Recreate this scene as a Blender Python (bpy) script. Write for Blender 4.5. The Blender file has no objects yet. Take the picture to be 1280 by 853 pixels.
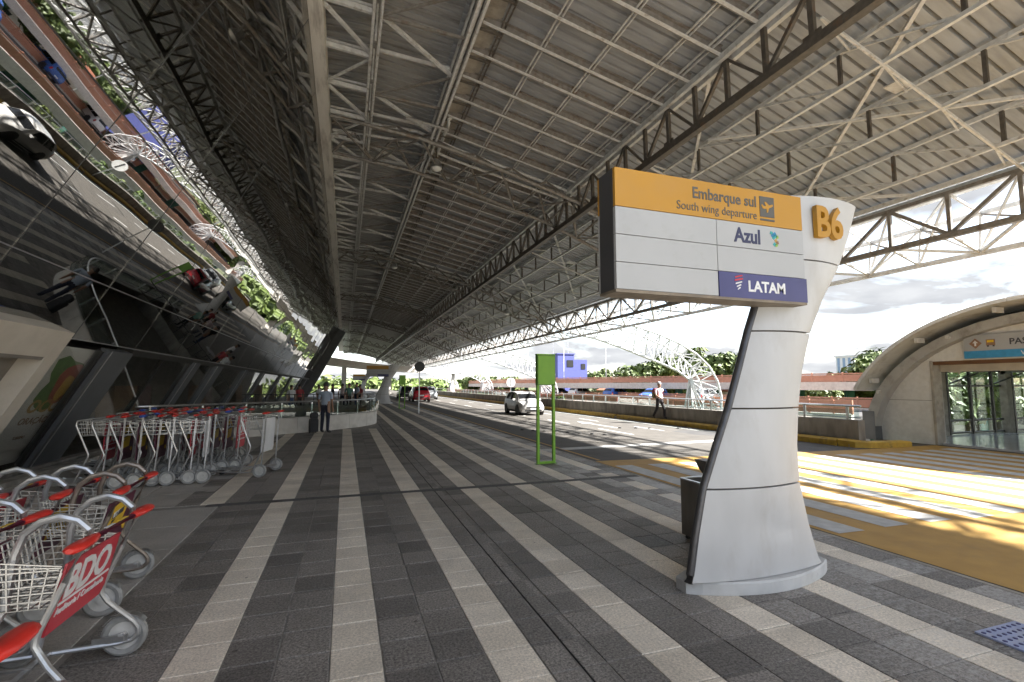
import bpy, bmesh, math, random
from mathutils import Vector, Matrix

random.seed(7)
R = math.radians
scene = bpy.context.scene
COL = scene.collection

# ------------------------------------------------------------------ camera
cd = bpy.data.cameras.new("camera")
cam = bpy.data.objects.new("camera", cd)
COL.objects.link(cam)
cd.sensor_width = 36.0
cd.lens = 17.016
cd.clip_start = 0.05
cd.clip_end = 3000
cam.matrix_world = Matrix((
    (0.9458, -0.0290, -0.3235, 0.0),
    (-0.3247, -0.0846, -0.9421, 0.0),
    (0.0, 0.9960, -0.0897, 1.65),
    (0, 0, 0, 1)))
scene.camera = cam

# ------------------------------------------------------------------ sky and sun
SUN = Vector((1.14, -0.45, 1.0)).normalized()
world = bpy.data.worlds.new("World")
scene.world = world
world.use_nodes = True
wn, wl = world.node_tree.nodes, world.node_tree.links
wn.clear()
w_out = wn.new("ShaderNodeOutputWorld")
w_bg = wn.new("ShaderNodeBackground")
w_sky = wn.new("ShaderNodeTexSky")
w_sky.sky_type = 'NISHITA'
w_sky.sun_disc = False
w_sky.sun_elevation = math.asin(SUN.z)
w_sky.sun_rotation = math.atan2(SUN.x, SUN.y)
w_sky.air_density = 1.0
w_sky.dust_density = 1.6
w_geo = wn.new("ShaderNodeTexCoord")
w_sep = wn.new("ShaderNodeSeparateXYZ")
wl.new(w_geo.outputs["Generated"], w_sep.inputs[0])
w_add = wn.new("ShaderNodeMath"); w_add.operation = 'ADD'; w_add.inputs[1].default_value = 0.22
w_abs = wn.new("ShaderNodeMath"); w_abs.operation = 'ABSOLUTE'
wl.new(w_sep.outputs["Z"], w_abs.inputs[0]); wl.new(w_abs.outputs[0], w_add.inputs[0])
w_dx = wn.new("ShaderNodeMath"); w_dx.operation = 'DIVIDE'
w_dy = wn.new("ShaderNodeMath"); w_dy.operation = 'DIVIDE'
wl.new(w_sep.outputs["X"], w_dx.inputs[0]); wl.new(w_add.outputs[0], w_dx.inputs[1])
wl.new(w_sep.outputs["Y"], w_dy.inputs[0]); wl.new(w_add.outputs[0], w_dy.inputs[1])
w_cmb = wn.new("ShaderNodeCombineXYZ")
wl.new(w_dx.outputs[0], w_cmb.inputs[0]); wl.new(w_dy.outputs[0], w_cmb.inputs[1])
w_noise = wn.new("ShaderNodeTexNoise")
w_noise.inputs["Scale"].default_value = 1.5
w_noise.inputs["Detail"].default_value = 8.0
w_noise.inputs["Roughness"].default_value = 0.56
w_noise.inputs["Distortion"].default_value = 0.35
wl.new(w_cmb.outputs[0], w_noise.inputs["Vector"])
w_ramp = wn.new("ShaderNodeValToRGB")
w_ramp.color_ramp.elements[0].position = 0.30
w_ramp.color_ramp.elements[0].color = (0.72, 0.72, 0.72, 1)
w_ramp.color_ramp.elements[1].position = 0.56
w_ramp.color_ramp.elements[1].color = (1, 1, 1, 1)
wl.new(w_noise.outputs["Fac"], w_ramp.inputs[0])
w_noise2 = wn.new("ShaderNodeTexNoise")
w_noise2.inputs["Scale"].default_value = 3.1
w_noise2.inputs["Detail"].default_value = 7.0
wl.new(w_cmb.outputs[0], w_noise2.inputs["Vector"])
w_ramp2 = wn.new("ShaderNodeValToRGB")
w_ramp2.color_ramp.elements[0].position = 0.35
w_ramp2.color_ramp.elements[0].color = (0.30, 0.311, 0.333, 1)
w_ramp2.color_ramp.elements[1].position = 0.62
w_ramp2.color_ramp.elements[1].color = (0.405, 0.414, 0.428, 1)
wl.new(w_noise2.outputs["Fac"], w_ramp2.inputs[0])
w_mix = wn.new("ShaderNodeMixRGB")
wl.new(w_ramp.outputs[0], w_mix.inputs[0])
wl.new(w_sky.outputs[0], w_mix.inputs[1])
wl.new(w_ramp2.outputs[0], w_mix.inputs[2])
w_bg.inputs["Strength"].default_value = 0.15
wl.new(w_mix.outputs[0], w_bg.inputs["Color"])
wl.new(w_bg.outputs[0], w_out.inputs["Surface"])

sd = bpy.data.lights.new("sun", 'SUN')
sd.energy = 2.0
sd.angle = R(1.2)
sd.color = (1.0, 0.97, 0.925)
sun = bpy.data.objects.new("sun", sd)
COL.objects.link(sun)
sun.location = (40, -20, 60)
sun.rotation_euler = SUN.to_track_quat('Z', 'Y').to_euler()

scene.view_settings.view_transform = 'Standard'
scene.view_settings.look = 'None'
scene.view_settings.exposure = 3.87
scene.view_settings.gamma = 1.0
scene.render.engine = 'CYCLES'
scene.cycles.use_denoising = True
scene.cycles.max_bounces = 10
scene.cycles.diffuse_bounces = 6
scene.cycles.glossy_bounces = 4
scene.cycles.transmission_bounces = 6
scene.cycles.transparent_max_bounces = 12
scene.cycles.caustics_reflective = False
scene.cycles.caustics_refractive = False

# ------------------------------------------------------------------ materials
MATS = {}


def _tree(name):
    m = bpy.data.materials.new(name)
    m.use_nodes = True
    nt = m.node_tree
    b = nt.nodes["Principled BSDF"]
    return m, nt, b


def pm(name, col, col2=None, scale=8.0, rough=0.6, metal=0.0, bump=0.0, bscale=None, detail=6.0, lo=0.35, hi=0.65,
       spec=None, stain=None, stain_scale=1.2, stain_lo=0.5, stain_hi=0.7, stretch=None):
    """procedural paint / concrete / metal: two tones by noise, optional stain and relief"""
    if name in MATS:
        return MATS[name]
    m, nt, b = _tree(name)
    N, L = nt.nodes, nt.links
    b.inputs["Roughness"].default_value = rough
    b.inputs["Metallic"].default_value = metal
    if spec is not None:
        b.inputs["Specular IOR Level"].default_value = spec
    geo = N.new("ShaderNodeNewGeometry")
    vec = geo.outputs["Position"]
    if stretch:
        mp = N.new("ShaderNodeMapping")
        mp.inputs["Scale"].default_value = stretch
        L.new(vec, mp.inputs[0]); vec = mp.outputs[0]
    if col2 is None:
        col2 = tuple(c * 0.82 for c in col)
    nz = N.new("ShaderNodeTexNoise")
    nz.inputs["Scale"].default_value = scale
    nz.inputs["Detail"].default_value = detail
    L.new(vec, nz.inputs["Vector"])
    rp = N.new("ShaderNodeValToRGB")
    rp.color_ramp.elements[0].position = lo
    rp.color_ramp.elements[1].position = hi
    rp.color_ramp.elements[0].color = (*col2, 1)
    rp.color_ramp.elements[1].color = (*col, 1)
    L.new(nz.outputs["Fac"], rp.inputs[0])
    out = rp.outputs[0]
    if stain:
        n2 = N.new("ShaderNodeTexNoise")
        n2.inputs["Scale"].default_value = stain_scale
        n2.inputs["Detail"].default_value = 9
        n2.inputs["Roughness"].default_value = 0.65
        L.new(vec, n2.inputs["Vector"])
        r2 = N.new("ShaderNodeValToRGB")
        r2.color_ramp.elements[0].position = stain_lo
        r2.color_ramp.elements[1].position = stain_hi
        r2.color_ramp.elements[0].color = (0, 0, 0, 1)
        r2.color_ramp.elements[1].color = (1, 1, 1, 1)
        L.new(n2.outputs["Fac"], r2.inputs[0])
        mx = N.new("ShaderNodeMixRGB")
        L.new(r2.outputs[0], mx.inputs[0])
        L.new(out, mx.inputs[1])
        mx.inputs[2].default_value = (*stain, 1)
        out = mx.outputs[0]
    L.new(out, b.inputs["Base Color"])
    if bump:
        bp = N.new("ShaderNodeBump")
        bp.inputs["Strength"].default_value = bump
        bp.inputs["Distance"].default_value = 0.01
        n3 = N.new("ShaderNodeTexNoise")
        n3.inputs["Scale"].default_value = bscale or scale * 6
        n3.inputs["Detail"].default_value = 5
        L.new(vec, n3.inputs["Vector"])
        L.new(n3.outputs["Fac"], bp.inputs["Height"])
        L.new(bp.outputs[0], b.inputs["Normal"])
    MATS[name] = m
    return m


def tile_mat(name, a, b_, speck, worn=None, wear_x=None, rough=0.62):
    """granite / stone paving: tone per tile (cell noise on the tile grid), fine speckle, dirt, worn patches"""
    m, nt, b = _tree(name)
    N, L = nt.nodes, nt.links
    b.inputs["Roughness"].default_value = rough
    geo = N.new("ShaderNodeNewGeometry")
    mp = N.new("ShaderNodeVectorMath"); mp.operation = 'MULTIPLY_ADD'
    mp.inputs[1].default_value = (1 / 0.30167, 1 / 0.3333, 0)
    mp.inputs[2].default_value = (0.04 / 0.30167 + 40, 40, 0)
    L.new(geo.outputs["Position"], mp.inputs[0])
    fl = N.new("ShaderNodeVectorMath"); fl.operation = 'FLOOR'
    L.new(mp.outputs[0], fl.inputs[0])
    wnz = N.new("ShaderNodeTexWhiteNoise")
    L.new(fl.outputs[0], wnz.inputs["Vector"])
    rp = N.new("ShaderNodeValToRGB")
    rp.color_ramp.elements[0].color = (*a, 1)
    rp.color_ramp.elements[1].color = (*b_, 1)
    rp.color_ramp.elements[1].position = 0.55
    L.new(wnz.outputs["Value"], rp.inputs[0])
    nz = N.new("ShaderNodeTexNoise")
    nz.inputs["Scale"].default_value = 62
    nz.inputs["Detail"].default_value = 4
    nz.inputs["Roughness"].default_value = 0.8
    L.new(geo.outputs["Position"], nz.inputs["Vector"])
    r2 = N.new("ShaderNodeValToRGB")
    r2.color_ramp.elements[0].position = 0.36
    r2.color_ramp.elements[1].position = 0.66
    r2.color_ramp.elements[0].color = (1 - speck, 1 - speck, 1 - speck, 1)
    r2.color_ramp.elements[1].color = (1 + speck, 1 + speck, 1 + speck, 1)
    L.new(nz.outputs["Fac"], r2.inputs[0])
    mu = N.new("ShaderNodeMixRGB"); mu.blend_type = 'MULTIPLY'; mu.inputs[0].default_value = 1
    L.new(rp.outputs[0], mu.inputs[1]); L.new(r2.outputs[0], mu.inputs[2])
    nd = N.new("ShaderNodeTexNoise")
    nd.inputs["Scale"].default_value = 1.4
    nd.inputs["Detail"].default_value = 9
    nd.inputs["Roughness"].default_value = 0.7
    L.new(geo.outputs["Position"], nd.inputs["Vector"])
    r3 = N.new("ShaderNodeValToRGB")
    r3.color_ramp.elements[0].position = 0.3
    r3.color_ramp.elements[1].position = 0.72
    r3.color_ramp.elements[0].color = (0.74, 0.73, 0.72, 1)
    r3.color_ramp.elements[1].color = (1.14, 1.12, 1.1, 1)
    L.new(nd.outputs["Fac"], r3.inputs[0])
    m2 = N.new("ShaderNodeMixRGB"); m2.blend_type = 'MULTIPLY'; m2.inputs[0].default_value = 1
    L.new(mu.outputs[0], m2.inputs[1]); L.new(r3.outputs[0], m2.inputs[2])
    out = m2.outputs[0]
    # small dark spots (gum, drops)
    vo = N.new("ShaderNodeTexVoronoi")
    vo.inputs["Scale"].default_value = 2.6
    L.new(geo.outputs["Position"], vo.inputs["Vector"])
    nsp = N.new("ShaderNodeTexNoise"); nsp.inputs["Scale"].default_value = 40
    L.new(geo.outputs["Position"], nsp.inputs["Vector"])
    ad = N.new("ShaderNodeMath"); ad.operation = 'MULTIPLY_ADD'; ad.inputs[1].default_value = 0.05
    L.new(nsp.outputs["Fac"], ad.inputs[0]); L.new(vo.outputs["Distance"], ad.inputs[2])
    lt = N.new("ShaderNodeMath"); lt.operation = 'LESS_THAN'; lt.inputs[1].default_value = 0.062
    L.new(ad.outputs[0], lt.inputs[0])
    m3 = N.new("ShaderNodeMixRGB"); m3.blend_type = 'MULTIPLY'
    L.new(lt.outputs[0], m3.inputs[0]); L.new(out, m3.inputs[1]); m3.inputs[2].default_value = (0.45, 0.43, 0.42, 1)
    out = m3.outputs[0]
    if worn:
        # scuffed, whitish tiles towards the kerb: cell noise decides which tiles, fine noise how it breaks up
        sx = N.new("ShaderNodeSeparateXYZ"); L.new(geo.outputs["Position"], sx.inputs[0])
        mr = N.new("ShaderNodeMapRange")
        mr.inputs["From Min"].default_value = wear_x[0]
        mr.inputs["From Max"].default_value = wear_x[1]
        L.new(sx.outputs["X"], mr.inputs["Value"])
        sc = N.new("ShaderNodeVectorMath"); sc.operation = 'ADD'; sc.inputs[1].default_value = (71, 13, 0)
        L.new(fl.outputs[0], sc.inputs[0])
        w2 = N.new("ShaderNodeTexWhiteNoise"); L.new(sc.outputs[0], w2.inputs["Vector"])
        mm = N.new("ShaderNodeMath"); mm.operation = 'MULTIPLY'
        L.new(w2.outputs["Value"], mm.inputs[0]); L.new(mr.outputs["Result"], mm.inputs[1])
        nf = N.new("ShaderNodeTexNoise"); nf.inputs["Scale"].default_value = 22; nf.inputs["Detail"].default_value = 8
        nf.inputs["Roughness"].default_value = 0.75
        L.new(geo.outputs["Position"], nf.inputs["Vector"])
        m4 = N.new("ShaderNodeMath"); m4.operation = 'MULTIPLY_ADD'; m4.inputs[1].default_value = 1.8
        L.new(nf.outputs["Fac"], m4.inputs[0]); L.new(mm.outputs[0], m4.inputs[2])
        rw = N.new("ShaderNodeValToRGB")
        rw.color_ramp.elements[0].position = 0.0
        rw.color_ramp.elements[1].position = 1.0
        rw.color_ramp.elements[0].color = (0, 0, 0, 1)
        rw.color_ramp.elements[1].color = (0.8, 0.8, 0.8, 1)
        mr2 = N.new("ShaderNodeMapRange"); mr2.inputs["From Min"].default_value = 1.12; mr2.inputs["From Max"].default_value = 1.85
        L.new(m4.outputs[0], mr2.inputs["Value"]); L.new(mr2.outputs["Result"], rw.inputs[0])
        m5 = N.new("ShaderNodeMixRGB")
        L.new(rw.outputs[0], m5.inputs[0]); L.new(out, m5.inputs[1]); m5.inputs[2].default_value = (*worn, 1)
        out = m5.outputs[0]
    L.new(out, b.inputs["Base Color"])
    bp = N.new("ShaderNodeBump"); bp.inputs["Strength"].default_value = 0.5; bp.inputs["Distance"].default_value = 0.004
    nb = N.new("ShaderNodeTexNoise"); nb.inputs["Scale"].default_value = 120; nb.inputs["Detail"].default_value = 4
    L.new(geo.outputs["Position"], nb.inputs["Vector"])
    L.new(nb.outputs["Fac"], bp.inputs["Height"])
    L.new(bp.outputs[0], b.inputs["Normal"])
    MATS[name] = m
    return m


def glass_mat(name, base, gain, tint, wavy=0.0):
    """coated facade glass: mirror-like coating over tinted see-through glass"""
    m = bpy.data.materials.new(name)
    m.use_nodes = True
    nt = m.node_tree
    N, L = nt.nodes, nt.links
    N.clear()
    out = N.new("ShaderNodeOutputMaterial")
    gl = N.new("ShaderNodeBsdfGlossy"); gl.inputs["Roughness"].default_value = 0.012
    gl.inputs["Color"].default_value = (0.93, 0.92, 0.90, 1)
    tr = N.new("ShaderNodeBsdfTransparent"); tr.inputs["Color"].default_value = (*tint, 1)
    lw = N.new("ShaderNodeLayerWeight"); lw.inputs["Blend"].default_value = 0.5
    fr = N.new("ShaderNodeMath"); fr.operation = 'POWER'; fr.inputs[1].default_value = 4.0
    L.new(lw.outputs["Facing"], fr.inputs[0])
    ma = N.new("ShaderNodeMath"); ma.operation = 'MULTIPLY_ADD'; ma.use_clamp = True
    ma.inputs[1].default_value = gain; ma.inputs[2].default_value = base
    L.new(fr.outputs[0], ma.inputs[0])
    mx = N.new("ShaderNodeMixShader")
    L.new(ma.outputs[0], mx.inputs[0]); L.new(tr.outputs[0], mx.inputs[1]); L.new(gl.outputs[0], mx.inputs[2])
    L.new(mx.outputs[0], out.inputs["Surface"])
    if wavy:
        geo = N.new("ShaderNodeNewGeometry")
        nz = N.new("ShaderNodeTexNoise"); nz.inputs["Scale"].default_value = 0.55; nz.inputs["Detail"].default_value = 0.0
        L.new(geo.outputs["Position"], nz.inputs["Vector"])
        bp = N.new("ShaderNodeBump"); bp.inputs["Strength"].default_value = 1.0; bp.inputs["Distance"].default_value = wavy
        L.new(nz.outputs["Fac"], bp.inputs["Height"]); L.new(bp.outputs[0], gl.inputs["Normal"])
    MATS[name] = m
    return m


def clear_glass(name, tint=(0.9, 0.95, 0.95)):
    return glass_mat(name, 0.03, 0.8, tint)


def emit_mat(name, col, s):
    m, nt, b = _tree(name)
    b.inputs["Base Color"].default_value = (*col, 1)
    b.inputs["Emission Color"].default_value = (*col, 1)
    b.inputs["Emission Strength"].default_value = s
    MATS[name] = m
    return m


M = MATS
tile_mat('tile_dark', (0.155, 0.145, 0.135), (0.265, 0.246, 0.226), 0.66, worn=(0.62, 0.61, 0.59), wear_x=(2.4, 4.8))
tile_mat('tile_light', (0.72, 0.65, 0.545), (0.85, 0.775, 0.66), 0.3, worn=(0.70, 0.68, 0.64), wear_x=(2.8, 5.2))
tile_mat('tile_grey', (0.42, 0.40, 0.37), (0.46, 0.44, 0.41), 0.22)
pm('grout', (0.33, 0.31, 0.28), (0.21, 0.195, 0.175), 6, 0.9)
pm('joint_band', (0.115, 0.11, 0.105), (0.075, 0.072, 0.07), 30, 0.8, bump=0.4)
pm('road', (0.102, 0.092, 0.079), (0.074, 0.067, 0.058), 2.2, 0.8, bump=0.35, bscale=90, stain=(0.075, 0.07, 0.064), stain_scale=0.8, stain_lo=0.54, stain_hi=0.8)
pm('yellow_road', (0.50, 0.29, 0.062), (0.42, 0.24, 0.05), 3.5, 0.7, bump=0.3, bscale=90, stain=(0.31, 0.20, 0.075), stain_scale=1.6, stain_lo=0.55, stain_hi=0.85)
pm('white_paint_road', (0.55, 0.545, 0.53), (0.44, 0.435, 0.42), 7, 0.65, bump=0.25, bscale=90, stain=(0.40, 0.38, 0.34), stain_scale=5, stain_lo=0.58, stain_hi=0.8)
pm('yellow_kerb', (0.60, 0.38, 0.05), (0.45, 0.27, 0.04), 5, 0.65, bump=0.2, stain=(0.13, 0.10, 0.06), stain_scale=3, stain_lo=0.55, stain_hi=0.75)
pm('concrete', (0.42, 0.385, 0.33), (0.31, 0.285, 0.245), 5, 0.85, bump=0.3, bscale=70, stain=(0.17, 0.155, 0.135), stain_scale=1.7, stain_lo=0.52, stain_hi=0.78)
pm('concrete_dark', (0.30, 0.275, 0.24), (0.20, 0.18, 0.16), 4, 0.85, bump=0.3, bscale=60, stain=(0.07, 0.065, 0.055), stain_scale=1.3, stain_lo=0.5, stain_hi=0.75, stretch=(1, 1, 0.35))
pm('concrete_pale', (0.62, 0.59, 0.54), (0.53, 0.50, 0.455), 4, 0.85, bump=0.25, bscale=70, stain=(0.30, 0.28, 0.25), stain_scale=1.1, stain_lo=0.55, stain_hi=0.85)
pm('stucco', (0.70, 0.69, 0.66), (0.63, 0.62, 0.59), 9, 0.9, bump=0.5, bscale=110, stain=(0.50, 0.46, 0.41), stain_scale=0.9, stain_lo=0.55, stain_hi=0.9)
pm('deck', (0.39, 0.41, 0.435), (0.295, 0.31, 0.33), 3, 0.5, metal=0.15, stain=(0.24, 0.24, 0.235), stain_scale=1.4, stain_lo=0.52, stain_hi=0.8, stretch=(0.35, 2.2, 1))
pm('deck_old', (0.40, 0.40, 0.395), (0.30, 0.30, 0.295), 3, 0.55, metal=0.1, stain=(0.13, 0.115, 0.10), stain_scale=1.6, stain_lo=0.5, stain_hi=0.78, stretch=(0.35, 2.2, 1))
pm('steel_paint', (0.66, 0.665, 0.66), (0.53, 0.53, 0.525), 9, 0.5, stain=(0.20, 0.15, 0.105), stain_scale=5, stain_lo=0.57, stain_hi=0.76)
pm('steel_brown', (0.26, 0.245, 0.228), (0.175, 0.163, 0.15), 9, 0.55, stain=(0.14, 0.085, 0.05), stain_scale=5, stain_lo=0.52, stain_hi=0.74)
pm('steel_dark', (0.115, 0.10, 0.085), (0.075, 0.065, 0.055), 9, 0.5, stain=(0.17, 0.095, 0.05), stain_scale=5, stain_lo=0.58, stain_hi=0.76)
pm('fascia', (0.76, 0.73, 0.68), (0.70, 0.67, 0.62), 3, 0.6, stain=(0.34, 0.31, 0.28), stain_scale=1.5, stretch=(3, 0.4, 1))
pm('white_steel', (0.70, 0.70, 0.70), (0.62, 0.62, 0.62), 5, 0.45)
pm('pylon_panel', (0.55, 0.55, 0.55), (0.485, 0.485, 0.482), 2.5, 0.42, metal=0.0, bump=0.35, bscale=2.2, stain=(0.40, 0.38, 0.35), stain_scale=2.6, stain_lo=0.53, stain_hi=0.86, stretch=(1, 1, 0.45))
pm('pylon_joint', (0.12, 0.10, 0.08), None, 20, 0.8)
pm('pylon_tube', (0.10, 0.10, 0.105), (0.07, 0.07, 0.075), 9, 0.35, metal=0.6)
pm('plinth', (0.60, 0.60, 0.59), (0.50, 0.50, 0.49), 5, 0.75, bump=0.25, stain=(0.28, 0.26, 0.24), stain_scale=3, stain_lo=0.56, stain_hi=0.8)
pm('sign_yellow', (0.47, 0.232, 0.012), (0.425, 0.208, 0.01), 2, 0.4, stain=(0.44, 0.225, 0.025), stain_scale=2.5)
pm('sign_white', (0.41, 0.415, 0.42), (0.38, 0.385, 0.39), 2, 0.38, stain=(0.32, 0.31, 0.295), stain_scale=3.2, stain_lo=0.6, stain_hi=0.85)
pm('sign_blue', (0.055, 0.056, 0.175), (0.046, 0.047, 0.15), 3, 0.4)
pm('sign_dark', (0.055, 0.055, 0.06), None, 4, 0.5)
pm('sign_rim', (0.26, 0.215, 0.16), (0.17, 0.14, 0.11), 8, 0.6, metal=0.3)
pm('letter_dark', (0.10, 0.095, 0.085), None, 9, 0.5)
pm('letter_navy', (0.035, 0.04, 0.10), None, 9, 0.5)
pm('letter_white', (0.78, 0.78, 0.78), None, 9, 0.5)
pm('letter_red', (0.62, 0.035, 0.05), None, 9, 0.5)
pm('letter_teal', (0.06, 0.42, 0.42), None, 9, 0.5)
pm('letter_green', (0.30, 0.50, 0.10), None, 9, 0.5)
pm('letter_blue', (0.05, 0.28, 0.52), None, 9, 0.5)
pm('letter_gold', (0.55, 0.33, 0.10), None, 9, 0.5)
pm('letter_brown', (0.30, 0.17, 0.10), None, 9, 0.6)
pm('gold_edge', (0.30, 0.15, 0.02), None, 9, 0.5)
pm('green_paint', (0.21, 0.47, 0.035), (0.18, 0.42, 0.03), 4, 0.4)
pm('green_dark', (0.10, 0.25, 0.02), None, 4, 0.45)
pm('bin_metal', (0.24, 0.23, 0.215), (0.16, 0.15, 0.138), 4, 0.42, metal=0.5, stain=(0.22, 0.19, 0.15), stain_scale=5, stretch=(1, 1, 0.3))
pm('steel_bright', (0.62, 0.62, 0.62), (0.52, 0.52, 0.52), 20, 0.32, metal=0.9)
pm('tube_grey', (0.58, 0.585, 0.59), (0.46, 0.465, 0.47), 14, 0.34, metal=0.75)
pm('tube_bronze', (0.30, 0.255, 0.215), (0.22, 0.185, 0.155), 14, 0.4, metal=0.6)
pm('wire', (0.66, 0.66, 0.64), (0.56, 0.56, 0.54), 20, 0.35, metal=0.7)
pm('grip_red', (0.66, 0.035, 0.025), (0.58, 0.03, 0.02), 9, 0.35)
pm('grip_blue', (0.03, 0.10, 0.46), None, 9, 0.35)
pm('sleeve', (0.16, 0.012, 0.04), (0.12, 0.01, 0.03), 12, 0.4)
pm('ad_red', (0.52, 0.04, 0.06), (0.45, 0.035, 0.05), 3, 0.4)
pm('ad_maroon', (0.115, 0.018, 0.045), (0.08, 0.014, 0.035), 3, 0.4)
pm('ad_yellow', (0.75, 0.48, 0.02), None, 4, 0.45)
pm('ad_pale', (0.62, 0.63, 0.64), (0.52, 0.53, 0.54), 4, 0.4)
pm('rubber', (0.035, 0.035, 0.035), (0.06, 0.06, 0.06), 30, 0.75)
pm('wheel_grey', (0.34, 0.34, 0.33), (0.24, 0.24, 0.23), 15, 0.6)
pm('hub_grey', (0.62, 0.61, 0.58), (0.50, 0.49, 0.46), 15, 0.5)
pm('black_frame', (0.018, 0.017, 0.016), (0.03, 0.028, 0.026), 8, 0.4)
pm('mullion', (0.05, 0.05, 0.05), (0.035, 0.035, 0.035), 8, 0.4)
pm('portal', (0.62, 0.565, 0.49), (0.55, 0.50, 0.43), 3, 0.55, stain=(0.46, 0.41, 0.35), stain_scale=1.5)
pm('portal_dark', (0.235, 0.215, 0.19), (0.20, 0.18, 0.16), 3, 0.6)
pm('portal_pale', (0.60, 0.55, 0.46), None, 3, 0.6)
pm('pier_dark', (0.13, 0.135, 0.145), (0.10, 0.104, 0.112), 2, 0.45, metal=0.2)
pm('interior', (0.22, 0.21, 0.195), (0.14, 0.13, 0.12), 1.2, 0.7)
pm('interior_warm', (0.34, 0.20, 0.11), (0.22, 0.13, 0.075), 1.2, 0.7)
pm('poster_white', (0.74, 0.75, 0.76), (0.68, 0.69, 0.70), 2, 0.5)
pm('fruit_red', (0.42, 0.075, 0.04), (0.30, 0.04, 0.025), 5, 0.5)
pm('fruit_yellow', (0.62, 0.42, 0.05), (0.52, 0.32, 0.04), 6, 0.5)
pm('leaf_green', (0.10, 0.24, 0.045), (0.06, 0.16, 0.03), 8, 0.55)
pm('orange_rail', (0.50, 0.245, 0.16), (0.44, 0.21, 0.135), 3, 0.55)
pm('orange_roof', (0.38, 0.135, 0.07), (0.30, 0.105, 0.055), 3, 0.7)
pm('teal_pier', (0.055, 0.20, 0.15), (0.04, 0.16, 0.12), 3, 0.6)
pm('violet_wall', (0.075, 0.09, 0.31), (0.067, 0.081, 0.285), 2, 0.7)
pm('glass_dark', (0.02, 0.022, 0.026), None, 4, 0.08)
pm('tower_white', (0.62, 0.65, 0.70), (0.56, 0.59, 0.64), 2, 0.6)
pm('tower_blue', (0.20, 0.30, 0.45), None, 2, 0.3)
pm('asphalt', (0.075, 0.072, 0.07), (0.05, 0.048, 0.047), 2, 0.85)
pm('earth', (0.11, 0.12, 0.055), (0.07, 0.085, 0.035), 0.6, 0.95)
pm('bark', (0.13, 0.10, 0.075), (0.085, 0.065, 0.05), 9, 0.9)
pm('leaf_a', (0.115, 0.16, 0.032), (0.06, 0.09, 0.018), 1.1, 0.6)
pm('leaf_b', (0.14, 0.18, 0.034), (0.075, 0.105, 0.02), 1.1, 0.6)
pm('leaf_c', (0.10, 0.16, 0.025), (0.05, 0.085, 0.014), 1.6, 0.55)
pm('leaf_d', (0.13, 0.17, 0.03), (0.08, 0.105, 0.02), 1.6, 0.6)
pm('tactile', (0.36, 0.41, 0.60), (0.29, 0.34, 0.53), 6, 0.6, stain=(0.42, 0.44, 0.50), stain_scale=7)
pm('shirt_blue', (0.50, 0.57, 0.68), (0.43, 0.50, 0.61), 6, 0.8)
pm('trouser_navy', (0.030, 0.034, 0.058), (0.022, 0.025, 0.042), 6, 0.85)
pm('skin', (0.36, 0.21, 0.14), (0.31, 0.18, 0.12), 8, 0.6)
pm('hair', (0.014, 0.012, 0.011), (0.022, 0.019, 0.017), 20, 0.6)
pm('shoe', (0.012, 0.012, 0.012), None, 9, 0.4)
pm('shirt_pink', (0.66, 0.53, 0.54), (0.58, 0.46, 0.47), 6, 0.8)
pm('trouser_dark', (0.028, 0.022, 0.024), None, 6, 0.85)
pm('shirt_white', (0.68, 0.68, 0.69), None, 6, 0.8)
pm('shirt_red', (0.38, 0.05, 0.06), None, 6, 0.8)
pm('shirt_black', (0.03, 0.03, 0.035), None, 6, 0.8)
pm('shirt_green', (0.10, 0.22, 0.18), None, 6, 0.8)
pm('jeans', (0.06, 0.10, 0.20), None, 6, 0.85)
pm('bag_olive', (0.19, 0.17, 0.055), (0.13, 0.115, 0.04), 6, 0.8)
pm('bag_black', (0.022, 0.022, 0.026), None, 6, 0.7)
pm('car_white', (0.66, 0.65, 0.63), (0.62, 0.61, 0.59), 2, 0.22, spec=0.6)
pm('car_red', (0.42, 0.018, 0.03), (0.38, 0.015, 0.025), 2, 0.22, spec=0.6)
pm('car_silver', (0.42, 0.44, 0.46), None, 2, 0.25, metal=0.5)
pm('car_black', (0.02, 0.02, 0.022), None, 2, 0.2)
pm('car_blue', (0.05, 0.13, 0.42), None, 2, 0.25)
pm('car_glass', (0.012, 0.013, 0.015), None, 2, 0.06, spec=0.35)
pm('car_trim', (0.02, 0.02, 0.02), None, 5, 0.5)
pm('chrome', (0.7, 0.7, 0.7), None, 5, 0.2, metal=0.9)
pm('lamp_clear', (0.75, 0.75, 0.74), None, 5, 0.1)
pm('lamp_red', (0.45, 0.02, 0.02), None, 5, 0.15)
pm('sign_disc', (0.72, 0.72, 0.71), None, 5, 0.5)
pm('sign_disc_dark', (0.03, 0.03, 0.032), None, 5, 0.5)
pm('floor_gloss', (0.58, 0.58, 0.58), (0.52, 0.52, 0.52), 2, 0.12)
pm('vault_grey', (0.42, 0.41, 0.39), (0.35, 0.34, 0.325), 3, 0.7, stain=(0.17, 0.155, 0.13), stain_scale=1.2)
pm('vault_panel', (0.60, 0.59, 0.56), (0.53, 0.52, 0.495), 3, 0.7, stain=(0.30, 0.27, 0.23), stain_scale=1.2)
pm('void_black', (0.012, 0.012, 0.012), None, 3, 0.8)
pm('wood_dark', (0.16, 0.075, 0.03), None, 3, 0.6)
glass_mat('facade_glass', 0.35, 0.6, (0.42, 0.42, 0.40), wavy=0.0055)
glass_mat('door_glass', 0.07, 0.6, (0.90, 0.90, 0.88))
clear_glass('clear_glass')
glass_mat('rail_glass', 0.05, 0.8, (0.80, 0.86, 0.84))

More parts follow.
